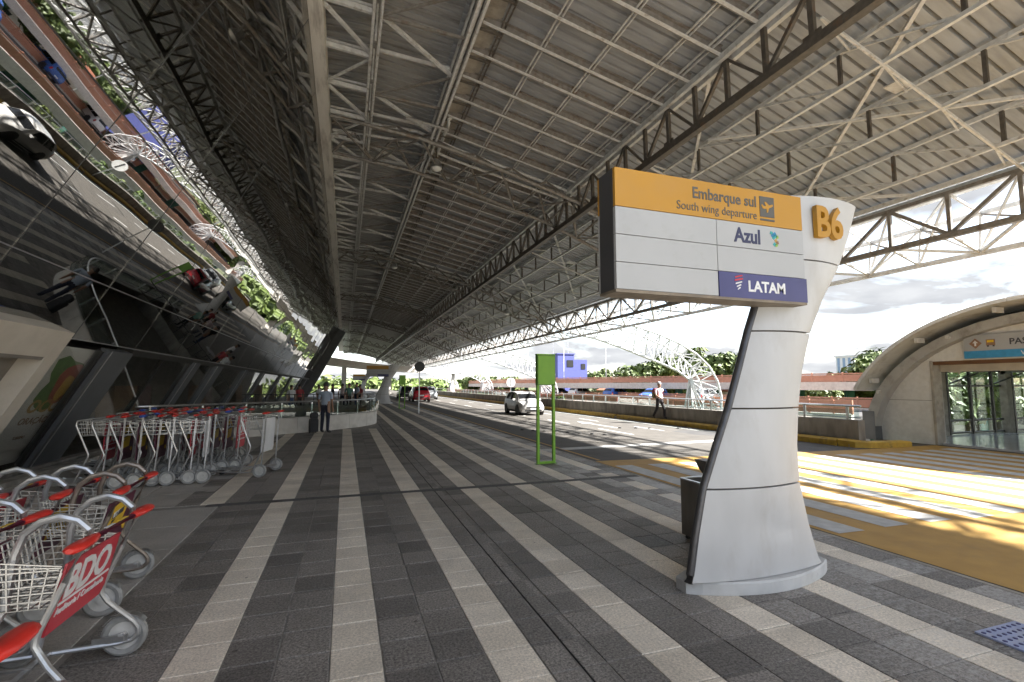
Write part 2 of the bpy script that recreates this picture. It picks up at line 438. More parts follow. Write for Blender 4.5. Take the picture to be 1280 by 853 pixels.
# ------------------------------------------------------------------ helpers
def frame_from(d, up=Vector((0, 0, 1))):
    d = d.normalized()
    if abs(d.dot(up)) > 0.999:
        up = Vector((0, 1, 0))
    x = d.cross(up).normalized()
    y = x.cross(d).normalized()          # y points along 'up' as far as possible
    return x, y, d


class MB:
    """collects shapes and links them as ONE mesh object"""
    def __init__(self):
        self.v = []; self.f = []; self.m = []

    def add(self, vs, fs, m=0):
        o = len(self.v)
        self.v += [tuple(p) for p in vs]
        self.f += [tuple(i + o for i in q) for q in fs]
        self.m += [m] * len(fs)
        return self

    def box(self, c, s, rot=None, m=0):
        hx, hy, hz = s[0] / 2, s[1] / 2, s[2] / 2
        vs = [Vector((x, y, z)) for x in (-hx, hx) for y in (-hy, hy) for z in (-hz, hz)]
        if rot is not None:
            vs = [rot @ p for p in vs]
        c = Vector(c)
        return self.add([p + c for p in vs], [(0, 1, 3, 2), (4, 6, 7, 5), (0, 4, 5, 1), (2, 3, 7, 6), (0, 2, 6, 4), (1, 5, 7, 3)], m)

    def bar(self, p, q, w, h=None, up=Vector((0, 0, 1)), m=0):
        p, q = Vector(p), Vector(q)
        h = h or w
        x, y, d = frame_from(q - p, up)
        vs = []
        for c in (p, q):
            for sx, sy in ((-1, -1), (1, -1), (1, 1), (-1, 1)):
                vs.append(c + x * (sx * w / 2) + y * (sy * h / 2))
        return self.add(vs, [(3, 2, 1, 0), (4, 5, 6, 7), (0, 1, 5, 4), (1, 2, 6, 5), (2, 3, 7, 6), (3, 0, 4, 7)], m)

    def tube(self, pts, r, n=8, m=0, closed=False):
        pts = [Vector(p) for p in pts]
        rs = r if isinstance(r, (list, tuple)) else [r] * len(pts)
        rings = []
        k = len(pts)
        px = None
        for i, p in enumerate(pts):
            if closed:
                d = pts[(i + 1) % k] - pts[i - 1]
            else:
                d = pts[min(i + 1, k - 1)] - pts[max(i - 1, 0)]
            d.normalize()
            if px is None:
                x, y, _ = frame_from(d)
            else:
                x = (px - d * px.dot(d))
                if x.length < 1e-6:
                    x, y, _ = frame_from(d)
                x.normalize()
                y = d.cross(x)
            px = x
            rings.append([p + (x * math.cos(2 * math.pi * j / n) + y * math.sin(2 * math.pi * j / n)) * rs[i] for j in range(n)])
        return self.loft(rings, m=m, caps=not closed, closed_path=closed)

    def loft(self, rings, m=0, caps=True, closed_path=False, closed_ring=True):
        n = len(rings[0]); k = len(rings)
        vs = [p for rg in rings for p in rg]
        fs = []
        for i in range(k if closed_path else k - 1):
            a, b = i * n, ((i + 1) % k) * n
            for j in range(n if closed_ring else n - 1):
                j2 = (j + 1) % n
                fs.append((a + j, a + j2, b + j2, b + j))
        if caps:
            fs.append(tuple(reversed(range(n))))
            fs.append(tuple(range((k - 1) * n, k * n)))
        return self.add(vs, fs, m)

    def prism(self, poly, a, b, fn, m=0):
        """poly: 2-D outline; a, b: the two ends along the third axis; fn(u, v, w) -> xyz"""
        n = len(poly)
        vs = [fn(u, v, a) for u, v in poly] + [fn(u, v, b) for u, v in poly]
        fs = [tuple(reversed(range(n))), tuple(range(n, 2 * n))]
        for i in range(n):
            j = (i + 1) % n
            fs.append((i, j, n + j, n + i))
        return self.add(vs, fs, m)

    def lathe(self, prof, n=20, mat=None, m=0):
        mat = mat or Matrix.Identity(4)
        rings = []
        for r, z in prof:
            rings.append([mat @ Vector((r * math.cos(2 * math.pi * j / n), r * math.sin(2 * math.pi * j / n), z)) for j in range(n)])
        return self.loft(rings, m=m, caps=True)

    def ring(self, prof, n=20, mat=None, m=0):
        """a ring of closed section (tyre): profile points (r, z) in order round the section"""
        mat = mat or Matrix.Identity(4)
        rings = []
        for j in range(n):
            a = 2 * math.pi * j / n
            rings.append([mat @ Vector((r * math.cos(a), r * math.sin(a), z)) for r, z in prof])
        return self.loft(rings, m=m, caps=False, closed_path=True)

    def mesh(self, name, mats, smooth=False):
        me = bpy.data.meshes.new(name)
        me.from_pydata(self.v, [], self.f)
        if not isinstance(mats, (list, tuple)):
            mats = [mats]
        for mt in mats:
            me.materials.append(M[mt] if isinstance(mt, str) else mt)
        me.polygons.foreach_set("material_index", self.m)
        bm = bmesh.new(); bm.from_mesh(me)
        bmesh.ops.recalc_face_normals(bm, faces=bm.faces)
        bm.to_mesh(me); bm.free()
        if smooth:
            me.polygons.foreach_set("use_smooth", [True] * len(me.polygons))
            try:
                me.set_sharp_from_angle(angle=R(40))
            except Exception:
                pass
        me.update()
        return me

    def build(self, name, mats, parent=None, smooth=False, loc=None):
        o = bpy.data.objects.new(name, self.mesh(name, mats, smooth))
        COL.objects.link(o)
        if parent is not None:
            o.parent = parent
        if loc is not None:
            o.location = loc
        return o


def thing(name, label, cat, loc=(0, 0, 0), rotz=0.0, group=None):
    o = bpy.data.objects.new(name, None)
    COL.objects.link(o)
    o.empty_display_size = 0.2
    o.location = loc
    o.rotation_euler = (0, 0, rotz)
    o['label'] = label; o['category'] = cat
    if group:
        o['group'] = group
    return o


def tag(o, label, cat, group=None):
    o['label'] = label; o['category'] = cat
    if group:
        o['group'] = group
    return o


def struct(o, kind='structure'):
    o['kind'] = kind
    return o


def inst(name, me, parent=None, mat4=None):
    o = bpy.data.objects.new(name, me)
    COL.objects.link(o)
    if parent is not None:
        o.parent = parent
    if mat4 is not None:
        o.matrix_local = mat4
    return o


def copy_tree(o, parent=None):
    c = o.copy()
    COL.objects.link(c)
    if parent is not None:
        c.parent = parent
    for ch in [x for x in CH.get(o.name, [])]:
        copy_tree(ch, c)
    return c


CH = {}


def note_children(root):
    """remember the children once, so copying needs no search"""
    CH[root.name] = list(root.children)
    for ch in root.children:
        note_children(ch)


_UNIT = {}


def unit_bar(mat):
    if mat not in _UNIT:
        _UNIT[mat] = MB().box((0, 0, 0), (1, 1, 1)).mesh("steel_bar_" + mat, mat)
    return _UNIT[mat]


def bar_matrix(p, q, w, h, up=Vector((0, 0, 1))):
    p, q = Vector(p), Vector(q)
    d = q - p
    x, y, z = frame_from(d, up)
    L = d.length
    c = (p + q) / 2
    return Matrix(((x.x * w, y.x * h, z.x * L, c.x), (x.y * w, y.y * h, z.y * L, c.y), (x.z * w, y.z * h, z.z * L, c.z), (0, 0, 0, 1)))


class Bars:
    """steel members of one truss: those near enough to be told apart are objects of their own, the far ones one mesh"""
    def __init__(self, parent, mat, name='brace', near=27.0, origin=Vector((0, 0, 0))):
        self.parent, self.mat, self.name, self.near, self.o = parent, mat, name, near, origin
        self.far = MB(); self.nfar = 0

    def add(self, p, q, w, h=None, up=Vector((0, 0, 1)), name=None):
        p, q = Vector(p), Vector(q)
        h = h or w
        c = (p + q) / 2
        if (c - Vector((2, 0, 1.65))).length < self.near and c.y > 0.0:
            inst(name or self.name, unit_bar(self.mat), self.parent, bar_matrix(p - self.o, q - self.o, w, h, up))
        else:
            self.far.bar(p - self.o, q - self.o, w, h, up); self.nfar += 1

    def done(self):
        if self.nfar:
            struct(self.far.build(self.name, self.mat, self.parent), 'stuff')


def text_mesh(body, size, extrude=0.0, bold=0.0, align='LEFT', spacing=1.0):
    cu = bpy.data.curves.new("lettering", 'FONT')
    cu.body = body
    cu.size = size
    cu.extrude = extrude
    cu.offset = bold
    cu.align_x = align
    cu.space_character = spacing
    cu.resolution_u = 3
    o = bpy.data.objects.new("lettering", cu)
    COL.objects.link(o)
    dg = bpy.context.evaluated_depsgraph_get()
    me = bpy.data.meshes.new_from_object(o.evaluated_get(dg))
    bpy.data.objects.remove(o)
    bpy.data.curves.remove(cu)
    return me


def lettering(name, body, size, mat, parent, loc, right, up, extrude=0.002, bold=0.0, align='LEFT', sx=1.0, spacing=1.0):
    me = text_mesh(body, size, extrude, bold, align, spacing)
    me.materials.clear(); me.materials.append(M[mat])
    r = Vector(right).normalized(); u = Vector(up).normalized(); n = r.cross(u)
    mat4 = Matrix(((r.x * sx, u.x, n.x, loc[0]), (r.y * sx, u.y, n.y, loc[1]), (r.z * sx, u.z, n.z, loc[2]), (0, 0, 0, 1)))
    return inst(name, me, parent, mat4)


# ------------------------------------------------------------------ ground, road, walkway
g = MB()
g.add([(-900, -900, -5.2), (1500, -900, -5.2), (1500, 1500, -5.2), (-900, 1500, -5.2)], [(0, 1, 2, 3)])
struct(g.build('ground', 'earth'))

KX = 5.13                                  # kerb line between walkway and road


def road_z(x):
    return -0.012 * max(0.0, x - KX) - 0.004


rd = MB()
for xa, xb in ((KX, 9.0), (9.0, 13.45)):
    rd.add([(xa, -30, road_z(xa)), (xb, -30, road_z(xb)), (xb, 240, road_z(xb)), (xa, 240, road_z(xa))], [(0, 1, 2, 3)])
rd.add([(13.45, -30, road_z(13.45)), (19, -30, road_z(13.45)), (19, 9.4, road_z(13.45)), (13.45, 10.2, road_z(13.45))], [(0, 1, 2, 3)])
rd.box((9.6, 105, -0.75), (9.6, 270, 0.9))
road = struct(rd.build('road', 'road'))


def sheet(name, mat, poly, dz, parent):
    b = MB()
    b.add([(x, y, road_z(min(x, 13.45)) + dz) for x, y in poly], [tuple(range(len(poly)))])
    return b.build(name, mat, parent)


# yellow raised crossing with its zebra
crossing = MB()
for xa, xb in ((KX + 0.03, 9.0), (9.0, 13.45), (13.45, 16.2)):
    ya = 0.5
    crossing.add([(xa, ya, road_z(min(xa, 13.45)) + 0.004), (xb, ya, road_z(min(xb, 13.45)) + 0.004),
                  (xb, 9.5, road_z(min(xb, 13.45)) + 0.004), (xa, 9.5, road_z(min(xa, 13.45)) + 0.004)], [(0, 1, 2, 3)])
crossing = struct(crossing.build('crossing', 'yellow_road'))
for k in range(14):
    xa = 5.24 + 0.775 * k
    xb = xa + 0.40
    ja, jb = random.uniform(-.04, .04), random.uniform(-.04, .04)
    sheet('zebra_stripe', 'white_paint_road', [(xa, 4.08 + ja), (xb, 4.08 + ja), (xb, 8.85 + jb), (xa, 8.85 + jb)], 0.008, crossing)
sheet('stop_line', 'white_paint_road', [(5.3, 11.35), (13.2, 12.3), (13.2, 12.7), (5.3, 11.75)], 0.004, road)
for y0 in (14.5, 19.5, 25, 31, 37, 43, 50, 58, 66):
    sheet('lane_dash', 'white_paint_road', [(9.3, y0), (9.42, y0), (9.42, y0 + 2.4), (9.3, y0 + 2.4)], 0.004, road)
    sheet('lane_dash', 'white_paint_road', [(11.3, y0 + 1), (11.4, y0 + 1), (11.4, y0 + 3), (11.3, y0 + 3)], 0.004, road)
sheet('edge_line', 'white_paint_road', [(12.7, 12.8), (12.82, 12.8), (12.82, 95), (12.7, 95)], 0.004, road)
sheet('edge_line', 'yellow_road', [(5.28, 9.6), (5.36, 9.6), (5.36, 95), (5.28, 95)], 0.004, road)
# lane arrow
sheet('lane_arrow', 'white_paint_road', [(10.2, 17.0), (10.32, 17.0), (10.32, 19.5), (10.55, 19.5), (10.26, 20.6), (9.97, 19.5), (10.2, 19.5)], 0.004, road)
# round patch of old surfacing beside the crossing
mh = MB()
mh.lathe([(0.9, 0.0), (0.9, 0.006)], 28, Matrix.Translation((12.1, 14.6, road_z(12.1) + 0.001)))
mh.build('round_patch', 'asphalt', road)
# concrete slab joints in the road
for x in (7.2, 10.9):
    sheet('slab_joint', 'joint_band', [(x, 9.6), (x + .018, 9.6), (x + .018, 95), (x, 95)], 0.0025, road)
for y in (13.3, 18.1, 23, 28, 33, 38, 44, 50):
    sheet('slab_joint', 'joint_band', [(KX + .3, y), (13.3, y), (13.3, y + .02), (KX + .3, y + .02)], 0.0025, road)

# walkway: base slab, then real tiles
wk = MB()
wk.box((-0.4, 105, -0.4), (11.0, 270, 0.784))
walk = struct(wk.build('walkway', 'grout'))
ROW = 0.3333
P3 = 0.905
TW = P3 / 3
tiles = []                                  # (x0, x1, y0, y1, mat)
BAND = (7.70, 7.86)


def rows(y0, y1, step):
    out = []
    y = y0
    while y < y1 - 0.05:
        out.append((y, min(y + step, y1)))
        y += step
    return out


yrows = rows(-4.0 * ROW + 0.03, BAND[0], ROW)
yrows = rows(BAND[0] - 27 * ROW, BAND[0], ROW) + rows(BAND[1], 60.0, ROW)
cols = []
for k in range(-5, 6):
    x0 = -0.04 + P3 * k
    cols.append((x0, x0 + TW, 'tile_light'))
    if k == 1:
        cols += [(x0 + TW, x0 + TW + 0.185, 'tile_dark'), (x0 + TW + 0.20, x0 + TW + 0.36, 'tile_dark'), (x0 + TW + 0.36, x0 + P3, 'tile_dark')]
    else:
        cols += [(x0 + TW, x0 + 2 * TW, 'tile_dark'), (x0 + 2 * TW, x0 + P3, 'tile_dark')]
for (x0, x1, mt) in cols:
    if x0 > KX - 0.12:
        continue
    x1 = min(x1, KX - 0.05)
    for (y0, y1) in yrows:
        if y0 < -0.5 and x0 < 0:
            continue
        if x1 < -1.5 and y1 < BAND[0] + 0.01:
            continue
        if x1 < -1.86:
            continue
        if y0 > 19 and x0 < 1.3:
            continue
        m_ = mt
        if mt == 'tile_light' and x0 > 4.4 and y0 < 9.0 and random.random() < .25:
            m_ = 'tile_dark'
        tiles.append((x0, x1, y0, y1, m_))
for ix in range(5):
    for (y0, y1) in rows(BAND[0] - 12 * 0.9, BAND[0], 0.9):
        x1 = -1.585 - ix * 0.9
        if x1 - 0.9 > -5.6:
            tiles.append((x1 - 0.9, x1, y0, y1, 'tile_grey'))
for ix in range(5):
    for (y0, y1) in rows(BAND[1], 18.5, 0.9):
        x1 = -1.86 - ix * 0.9
        if x1 - 0.9 > -5.6:
            tiles.append((x1 - 0.9, x1, y0, y1, 'tile_grey'))
tiles = [t for t in tiles if not (t[3] < 1.5)]


def screen(t):
    x, y = (t[0] + t[1]) / 2, (t[2] + t[3]) / 2
    d = .324 * x + .942 * y - .148
    u = 640 + 605 * (.946 * x - .325 * y) / max(d, .1)
    v = 426 + 605 * (1.643 + .029 * x + .085 * y) / max(d, .1)
    return d, u, v


scored = []
for t in tiles:
    d, u, v = screen(t)
    seen = d > 0.5 and -60 < u < 1340 and v < 900
    scored.append(((t[1] - t[0]) * (t[3] - t[2]) / d ** 3 if seen else 0.0, t))
scored.sort(key=lambda s: -s[0])
tile_mesh = {}


def tile_geo(b, sx, sy, cx=0.0, cy=0.0, z=0.0):
    g_, bv, h = 0.0046, 0.003, 0.008
    hx, hy = sx / 2 - g_, sy / 2 - g_
    vs = [(cx + a * hx, cy + c * hy, z - 0.006) for a, c in ((-1, -1), (1, -1), (1, 1), (-1, 1))]
    vs += [(cx + a * hx, cy + c * hy, z + h - bv) for a, c in ((-1, -1), (1, -1), (1, 1), (-1, 1))]
    vs += [(cx + a * (hx - bv), cy + c * (hy - bv), z + h) for a, c in ((-1, -1), (1, -1), (1, 1), (-1, 1))]
    fs = [(8, 9, 10, 11)]
    for i in range(4):
        j = (i + 1) % 4
        fs += [(i, j, 4 + j, 4 + i), (4 + i, 4 + j, 8 + j, 8 + i)]
    b.add(vs, fs)


rest = {'tile_dark': MB(), 'tile_light': MB(), 'tile_grey': MB()}
for i, (s, t) in enumerate(scored):
    x0, x1, y0, y1, mt = t
    sx, sy = x1 - x0, y1 - y0
    cx, cy = (x0 + x1) / 2, (y0 + y1) / 2
    dz = -0.009 + random.uniform(-0.0012, 0.0012)
    if i < 300:
        key = (round(sx, 3), round(sy, 3), mt)
        if key not in tile_mesh:
            b = MB(); tile_geo(b, sx, sy)
            tile_mesh[key] = b.mesh('paving_tile', mt)
        o = inst('paving_tile', tile_mesh[key], walk)
        o.location = (cx, cy, dz)
        o.rotation_euler = (random.uniform(-.0015, .0015), random.uniform(-.0015, .0015), 0)
    else:
        tile_geo(rest[mt], sx, sy, cx, cy, dz)
for mt, b in rest.items():
    struct(b.build('paving_tile', mt, walk), 'stuff')
b = MB()
b.box((1.7, (BAND[0] + BAND[1]) / 2, -0.009), (6.9, BAND[1] - BAND[0] - 0.012, 0.016))
b.build('joint_band', 'joint_band', walk)
b = MB()
b.box((1.373, 22, -0.006), (0.016, 44, 0.006))
b.build('drain_slot', 'void_black', walk)
b = MB()
b.box((KX - 0.022, 105, -0.01), (0.05, 270, 0.02))
b.build('kerb_edge', 'concrete', walk)
b = MB()
b.box((KX + 0.012, 7.0, -0.012), (0.03, 5.4, 0.006))
b.build('edge_gap', 'void_black', walk)

fc = MB()  # unseen pale sheet added behind the camera to bounce sunlight under the canopy
fc.add([(-14, -60, 0.004), (KX, -60, 0.004), (KX, -2.0, 0.004), (-14, -2.0, 0.004)], [(0, 1, 2, 3)])
struct(fc.build('bounce_sheet', 'concrete_pale'))

# tactile tile by the crossing
tt = MB()
tt.box((4.24, 2.06, 0.004), (0.44, 0.29, 0.012))
tact = struct(tt.build('tactile_tile', 'tactile', walk), 'structure')
tact['label'] = 'worn blue tactile tile with raised dots'
dot = MB().lathe([(0.014, 0), (0.013, 0.004), (0.006, 0.006)], 8)
dm = dot.mesh('tactile_dot', 'sign_blue')
for i in range(8):
    for j in range(5):
        inst('tactile_dot', dm, tact, Matrix.Translation((4.24 - .19 + i * .054, 2.06 - .11 + j * .055, 0.0095)))

# far kerb, parapet with railing
kb = MB()
segs = rows(10.3, 96, 4.1)
kerb = struct(MB().box((13.72, 53, -0.12), (0.5, 86, 0.2)).build('kerb', 'concrete'))
prof = [(0.0, -0.14), (0.0, 0.06), (0.05, 0.10), (0.34, 0.10), (0.34, -0.14)]
for i, (y0, y1) in enumerate(segs):
    b = MB()
    b.prism(prof, y0 + 0.05, y1 - (0.05 if i % 2 else 0.28), lambda u, v, w: (13.42 + u, w, v - 0.015))
    b.build('kerb_stone', 'yellow_kerb', kerb)
b = MB()
pts = [(13.42, 10.3), (13.5, 9.85), (13.75, 9.6), (14.3, 9.5), (15.2, 9.46)]
rings = []
for i, (x, y) in enumerate(pts):
    a = Vector(pts[max(i - 1, 0)]); c = Vector(pts[min(i + 1, len(pts) - 1)])
    t = (c - a).normalized(); n = Vector((-t.y, t.x))
    hh = 0.10 - 0.05 * i / 4
    rings.append([(x, y, -.16), (x, y, hh - .03), (x + n.x * .05, y + n.y * .05, hh), (x + n.x * .32, y + n.y * .32, hh), (x + n.x * .32, y + n.y * .32, -.16)])
b.loft(rings)
b.build('kerb_stone', 'yellow_kerb', kerb)

par = thing('parapet', 'low stained concrete parapet with steel railing along the far road edge', 'parapet', (13.95, 12.0, 0))
Y0, Y1 = 9.95, 96.0
seg = 2.8
y = Y0
while y < Y1:
    b = MB()
    b.box((0.0, y + seg / 2 - 12.0, 0.24), (0.26, seg - 0.02, 0.78))
    b.build('wall_panel', 'concrete_dark', par)
    if y < 60:
        b = MB(); b.box((0.0, y + 0.4 - 12, 0.82), (0.05, 0.07, 0.40)); b.build('rail_post', 'steel_bright', par)
        b = MB(); b.box((0.0, y + 1.8 - 12, 0.82), (0.05, 0.07, 0.40)); b.build('rail_post', 'steel_bright', par)
        b = MB(); b.box((0.0, y + seg / 2 - 12, 0.80), (0.012, seg - 0.12, 0.26)); b.build('glass_panel', 'rail_glass', par)
    y += seg
b = MB(); b.tube([(0, Y0 - 12, 1.03), (0, Y1 - 12, 1.03)], 0.032, 8); b.build('handrail', 'steel_bright', par, True)
b = MB(); b.tube([(0, Y0 - 12, 0.70), (0, Y1 - 12, 0.70)], 0.016, 8); b.build('lower_rail', 'steel_bright', par, True)

# ------------------------------------------------------------------ leaning glass facade of the terminal
TH = R(27.5)
SN, CS = math.sin(TH), math.cos(TH)


def W(s, y, o=0.0):
    return Vector((-5.75 + s * SN + o * CS, y, s * CS - o * SN))


fac = thing('terminal_facade', 'outward leaning dark mirror glass facade of the terminal beside the walkway', 'facade')


def wall_box(b, s0, s1, y0, y1, o0, o1, m=0):
    vs = [W(s, y, o) for s in (s0, s1) for y in (y0, y1) for o in (o0, o1)]
    b.add(vs, [(0, 1, 3, 2), (4, 6, 7, 5), (0, 4, 5, 1), (2, 3, 7, 6), (0, 2, 6, 4), (1, 5, 7, 3)], m)
    return b


ys = [7.65 + 2.65 * k for k in range(-3, 24)]
ss = [2.75, 3.80, 6.0, 8.2, 10.40]
for i in range(len(ys) - 1):
    for j in range(len(ss) - 1):
        b = MB()
        # every pane sits a hair differently in its frame
        amp = 0.0016 + 0.00016 * max(0.0, ys[i] - 8)
        ax = random.uniform(-1, 1) * amp
        ay = random.uniform(-1, 1) * amp
        y0, y1, s0, s1 = ys[i] + 0.008, ys[i + 1] - 0.008, ss[j] + 0.008, ss[j + 1] - 0.008
        q = []
        for (s, y_) in ((s0, y0), (s0, y1), (s1, y1), (s1, y0)):
            q.append((s, y_, ax * (s - (s0 + s1) / 2) + ay * (y_ - (y0 + y1) / 2)))
        front = [W(s, y_, o + 0.006) for s, y_, o in q]
        back = [W(s, y_, o - 0.006) for s, y_, o in q]
        b.add(front + back, [(0, 1, 2, 3), (7, 6, 5, 4), (0, 4, 5, 1), (1, 5, 6, 2), (2, 6, 7, 3), (3, 7, 4, 0)])
        b.build('glass_pane', 'facade_glass', fac)
for y_ in ys:
    b = MB(); wall_box(b, 2.75, 10.40, y_ - 0.007, y_ + 0.007, -0.10, 0.010); b.build('mullion', 'mullion', fac)
for s in ss[:-1]:
    b = MB(); wall_box(b, s - 0.009, s + 0.009, ys[0], ys[-1], -0.08, 0.013)
    b.build('transom', 'steel_bright' if s < 4 else 'mullion', fac)
b = MB(); wall_box(b, 2.60, 2.735, 12.85, ys[-1], -0.25, 0.05); b.build('door_header', 'black_frame', fac)
# ground floor: entrance portal, leaning piers, shopfront glass
pf = MB()
wall_box(pf, 0.0, 2.95, 9.20, 9.50, -0.10, 0.34)
wall_box(pf, 2.50, 2.948, 4.6, 9.20, -0.10, 0.338)
portal = pf.build('entrance_portal', 'portal', fac)
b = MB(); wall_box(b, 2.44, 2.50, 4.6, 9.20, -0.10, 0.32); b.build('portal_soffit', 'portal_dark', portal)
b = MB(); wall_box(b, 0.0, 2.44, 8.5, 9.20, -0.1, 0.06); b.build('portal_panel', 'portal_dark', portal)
b = MB(); wall_box(b, 0.0, 2.44, 6.0, 8.48, -0.1, 0.04); b.build('portal_door', 'portal_pale', portal)
for (a, c) in ((11.66, 12.78), (17.4, 18.1), (20.2, 21.2), (25.5, 26.3), (30.8, 31.6), (38.7, 39.6), (46.7, 47.6), (57, 58), (64, 65)):
    b = MB(); wall_box(b, 0.0, 2.66, a, c, -0.05, 0.10)
    b.build('leaning_pier', 'pier_dark', fac)
    b = MB(); wall_box(b, 0.0, 2.66, a + .10, a + .14, 0.10, 0.106); b.build('pier_seam', 'steel_bright', fac)
for (a, c) in ((9.53, 11.62), (12.82, 15.0), (15.04, 17.36), (18.14, 20.16), (21.24, 25.46), (26.34, 30.76), (31.64, 38.66), (39.64, 46.66), (47.64, 56.96), (58.04, 63.96)):
    b = MB(); wall_box(b, 0.12, 2.60, a, c, -0.006, 0.006); b.build('shop_window', 'door_glass', fac)
for (a, c) in ((9.50, 9.58), (11.58, 11.66), (12.78, 12.84), (15.0, 15.04), (17.34, 17.4), (18.1, 18.15)):
    b = MB(); wall_box(b, 0.0, 2.60, a, c, -0.08, 0.03); b.build('window_frame', 'black_frame', fac)
b = MB(); wall_box(b, 0.0, 0.12, 10.34, 66, -0.2, 0.05); b.build('window_sill', 'black_frame', fac)
b = MB()
b.box((-5.72, 30, 0.05), (0.5, 80, 0.10))
b.build('base_kerb', 'concrete_dark', fac)
b = MB()
b.box((-5.18, 7.4, 0.045), (0.22, 15.2, 0.09))
b.build('base_rail', 'concrete', fac)
# poster behind the shop window
po = MB(); wall_box(po, 0.18, 2.55, 9.7, 12.3, -0.14, -0.12)
poster = po.build('poster', 'poster_white', fac)
rt = Vector((0, 1, 0)); up_ = Vector((SN, 0, CS))


def blob(cx, cy, rx, ry, o, mat, name, n=18, wob=0.12, ph=0.0):
    b_ = MB()
    pts_ = []
    for i in range(n):
        t = 2 * math.pi * i / n
        k = 1 + wob * math.sin(3 * t + ph) + wob * .5 * math.sin(5 * t + 2 * ph)
        pts_.append((cy + ry * k * math.sin(t), cx + rx * k * math.cos(t)))
    b_.prism(pts_, o, o + 0.004, lambda u, v, w: W(u, v, w))
    return b_.build(name, mat, poster)


blob(11.32, 1.85, .62, .52, -0.119, 'leaf_green', 'printed_leaf', wob=.25, ph=1.0)
blob(11.48, 1.84, .40, .42, -0.114, 'fruit_red', 'printed_fruit', wob=.10, ph=.3)
blob(11.50, 1.74, .20, .26, -0.109, 'fruit_yellow', 'printed_fruit', wob=.12, ph=1.3)
blob(11.78, 2.10, .20, .13, -0.108, 'fruit_red', 'printed_fruit', wob=.15, ph=2.3)
lettering('printed_letters', 'OCO', 0.36, 'letter_gold', poster, W(1.24, 10.80, -0.112), rt, up_, bold=0.010, sx=1.15)
lettering('printed_letters', 'ORAÇÃO DO', 0.19, 'letter_brown', poster, W(1.0, 10.84, -0.112), rt, up_, bold=0.003, sx=1.05)
lettering('printed_letters', 'TURISMO', 0.09, 'letter_brown', poster, W(0.70, 11.02, -0.112), rt, up_, sx=.9)
# interior: floor, back wall, a few display stands
b = MB()
b.box((-11.4, 30, -0.03), (11.3, 84, 0.05))
b.build('interior_floor', 'interior', fac)
b = MB()
vs = [(-12.0, -4.2, 0), (-12.0, 70, 0), (-9.0, 70, 9.85), (-9.0, -4.2, 9.85)]
b.add(vs, [(0, 1, 2, 3)])
b.build('interior_wall', 'interior', fac)
for k in range(16):
    y_ = 11.2 + k * 3.3
    b = MB(); b.box((-7.7 - (k % 3) * .5, y_, 0.8), (0.5, 1.3 + (k % 2) * .6, 1.6))
    b.build('shop_stand', ['interior_warm', 'ad_maroon', 'interior'][k % 3], fac)
# slab edge inside at the first floor, seen through the glass
b = MB(); b.box((-7.4, 30, 3.35), (5.0, 84, 0.3)); b.build('floor_slab', 'interior', fac)
# fascia beam on top
b = MB()
b.box((-0.795, 33.6, 9.55), (0.29, 71.8, 0.60))
b.build('fascia_beam', 'fascia', fac)
b = MB(); b.box((-7.0, 34, 9.98), (12.4, 76, 0.2)); b.build('roof_slab', 'concrete_dark', fac)
b = MB(); b.box((-9.5, -4.3, 4.9), (10, .2, 9.9)); b.build('end_wall', 'concrete_dark', fac)
# leaning end pier far away
b = MB()
wall_box(b, 0.0, 10.35, 69.4, 70.2, -0.75, 0.95)
b.build('end_pier', 'pier_dark', fac)

# ------------------------------------------------------------------ canopy roof
can = thing('canopy_roof', 'large steel truss canopy with corrugated deck over the walkway and road', 'canopy')
YA, YB = -2.2, 130.0


def deck_mesh(name, prof, wid, ribs, rh, mat):
    b = MB()
    p = wid / ribs
    ysq = [0.0]
    hs = [0.0]
    for i in range(ribs):
        y0 = i * p
        for dy, h in ((0.76 * p, 0.0), (0.81 * p, rh), (0.95 * p, rh), (1.0 * p, 0.0)):
            ysq.append(y0 + dy); hs.append(h)
    rings = []
    for i, (x, z) in enumerate(prof):
        a = Vector(prof[max(i - 1, 0)]); c = Vector(prof[min(i + 1, len(prof) - 1)])
        t = (c - a).normalized(); n = Vector((-t.y, t.x))
        rings.append([Vector((x + n.x * h, yy, z + n.y * h)) for yy, h in zip(ysq, hs)])
    b.loft(rings, caps=False, closed_ring=False)
    return b.mesh(name, mat)


decks = [
    (deck_mesh('deck_panel', [(-1.7, 9.95), (0.4, 10.02), (2.52, 9.76)], 1.06, 5, 0.07, 'deck_old'), (-1.7, 2.36)),
    (deck_mesh('deck_panel', [(2.20, 9.745), (4.8, 9.10), (7.22, 8.56)], 1.06, 4, 0.065, 'deck'), (2.4, 7.2)),
    (deck_mesh('deck_panel', [(7.16, 8.60), (10.3, 7.50), (13.55, 6.36)], 1.06, 4, 0.085, 'deck'), (7.2, 13.5)),
]
n = int((YB - YA) / 1.06)
for me, _ in decks:
    far = MB()
    for i in range(n):
        if YA + i * 1.06 > 62:
            far.add([v.co + Vector((0, YA + i * 1.06, 0)) for v in me.vertices], [tuple(p_.vertices) for p_ in me.polygons])
            continue
        inst('deck_panel', me, can, Matrix.Translation((0, YA + i * 1.06, 0)))
    struct(far.build('deck_panel', me.materials[0], can), 'stuff')


def long_bar(name, x, z, w, h, mat, ya=YA, yb=YB, parent=None):
    b_ = MB(); b_.box((x, (ya + yb) / 2, z), (w, yb - ya, h))
    return b_.build(name, mat, parent or can)


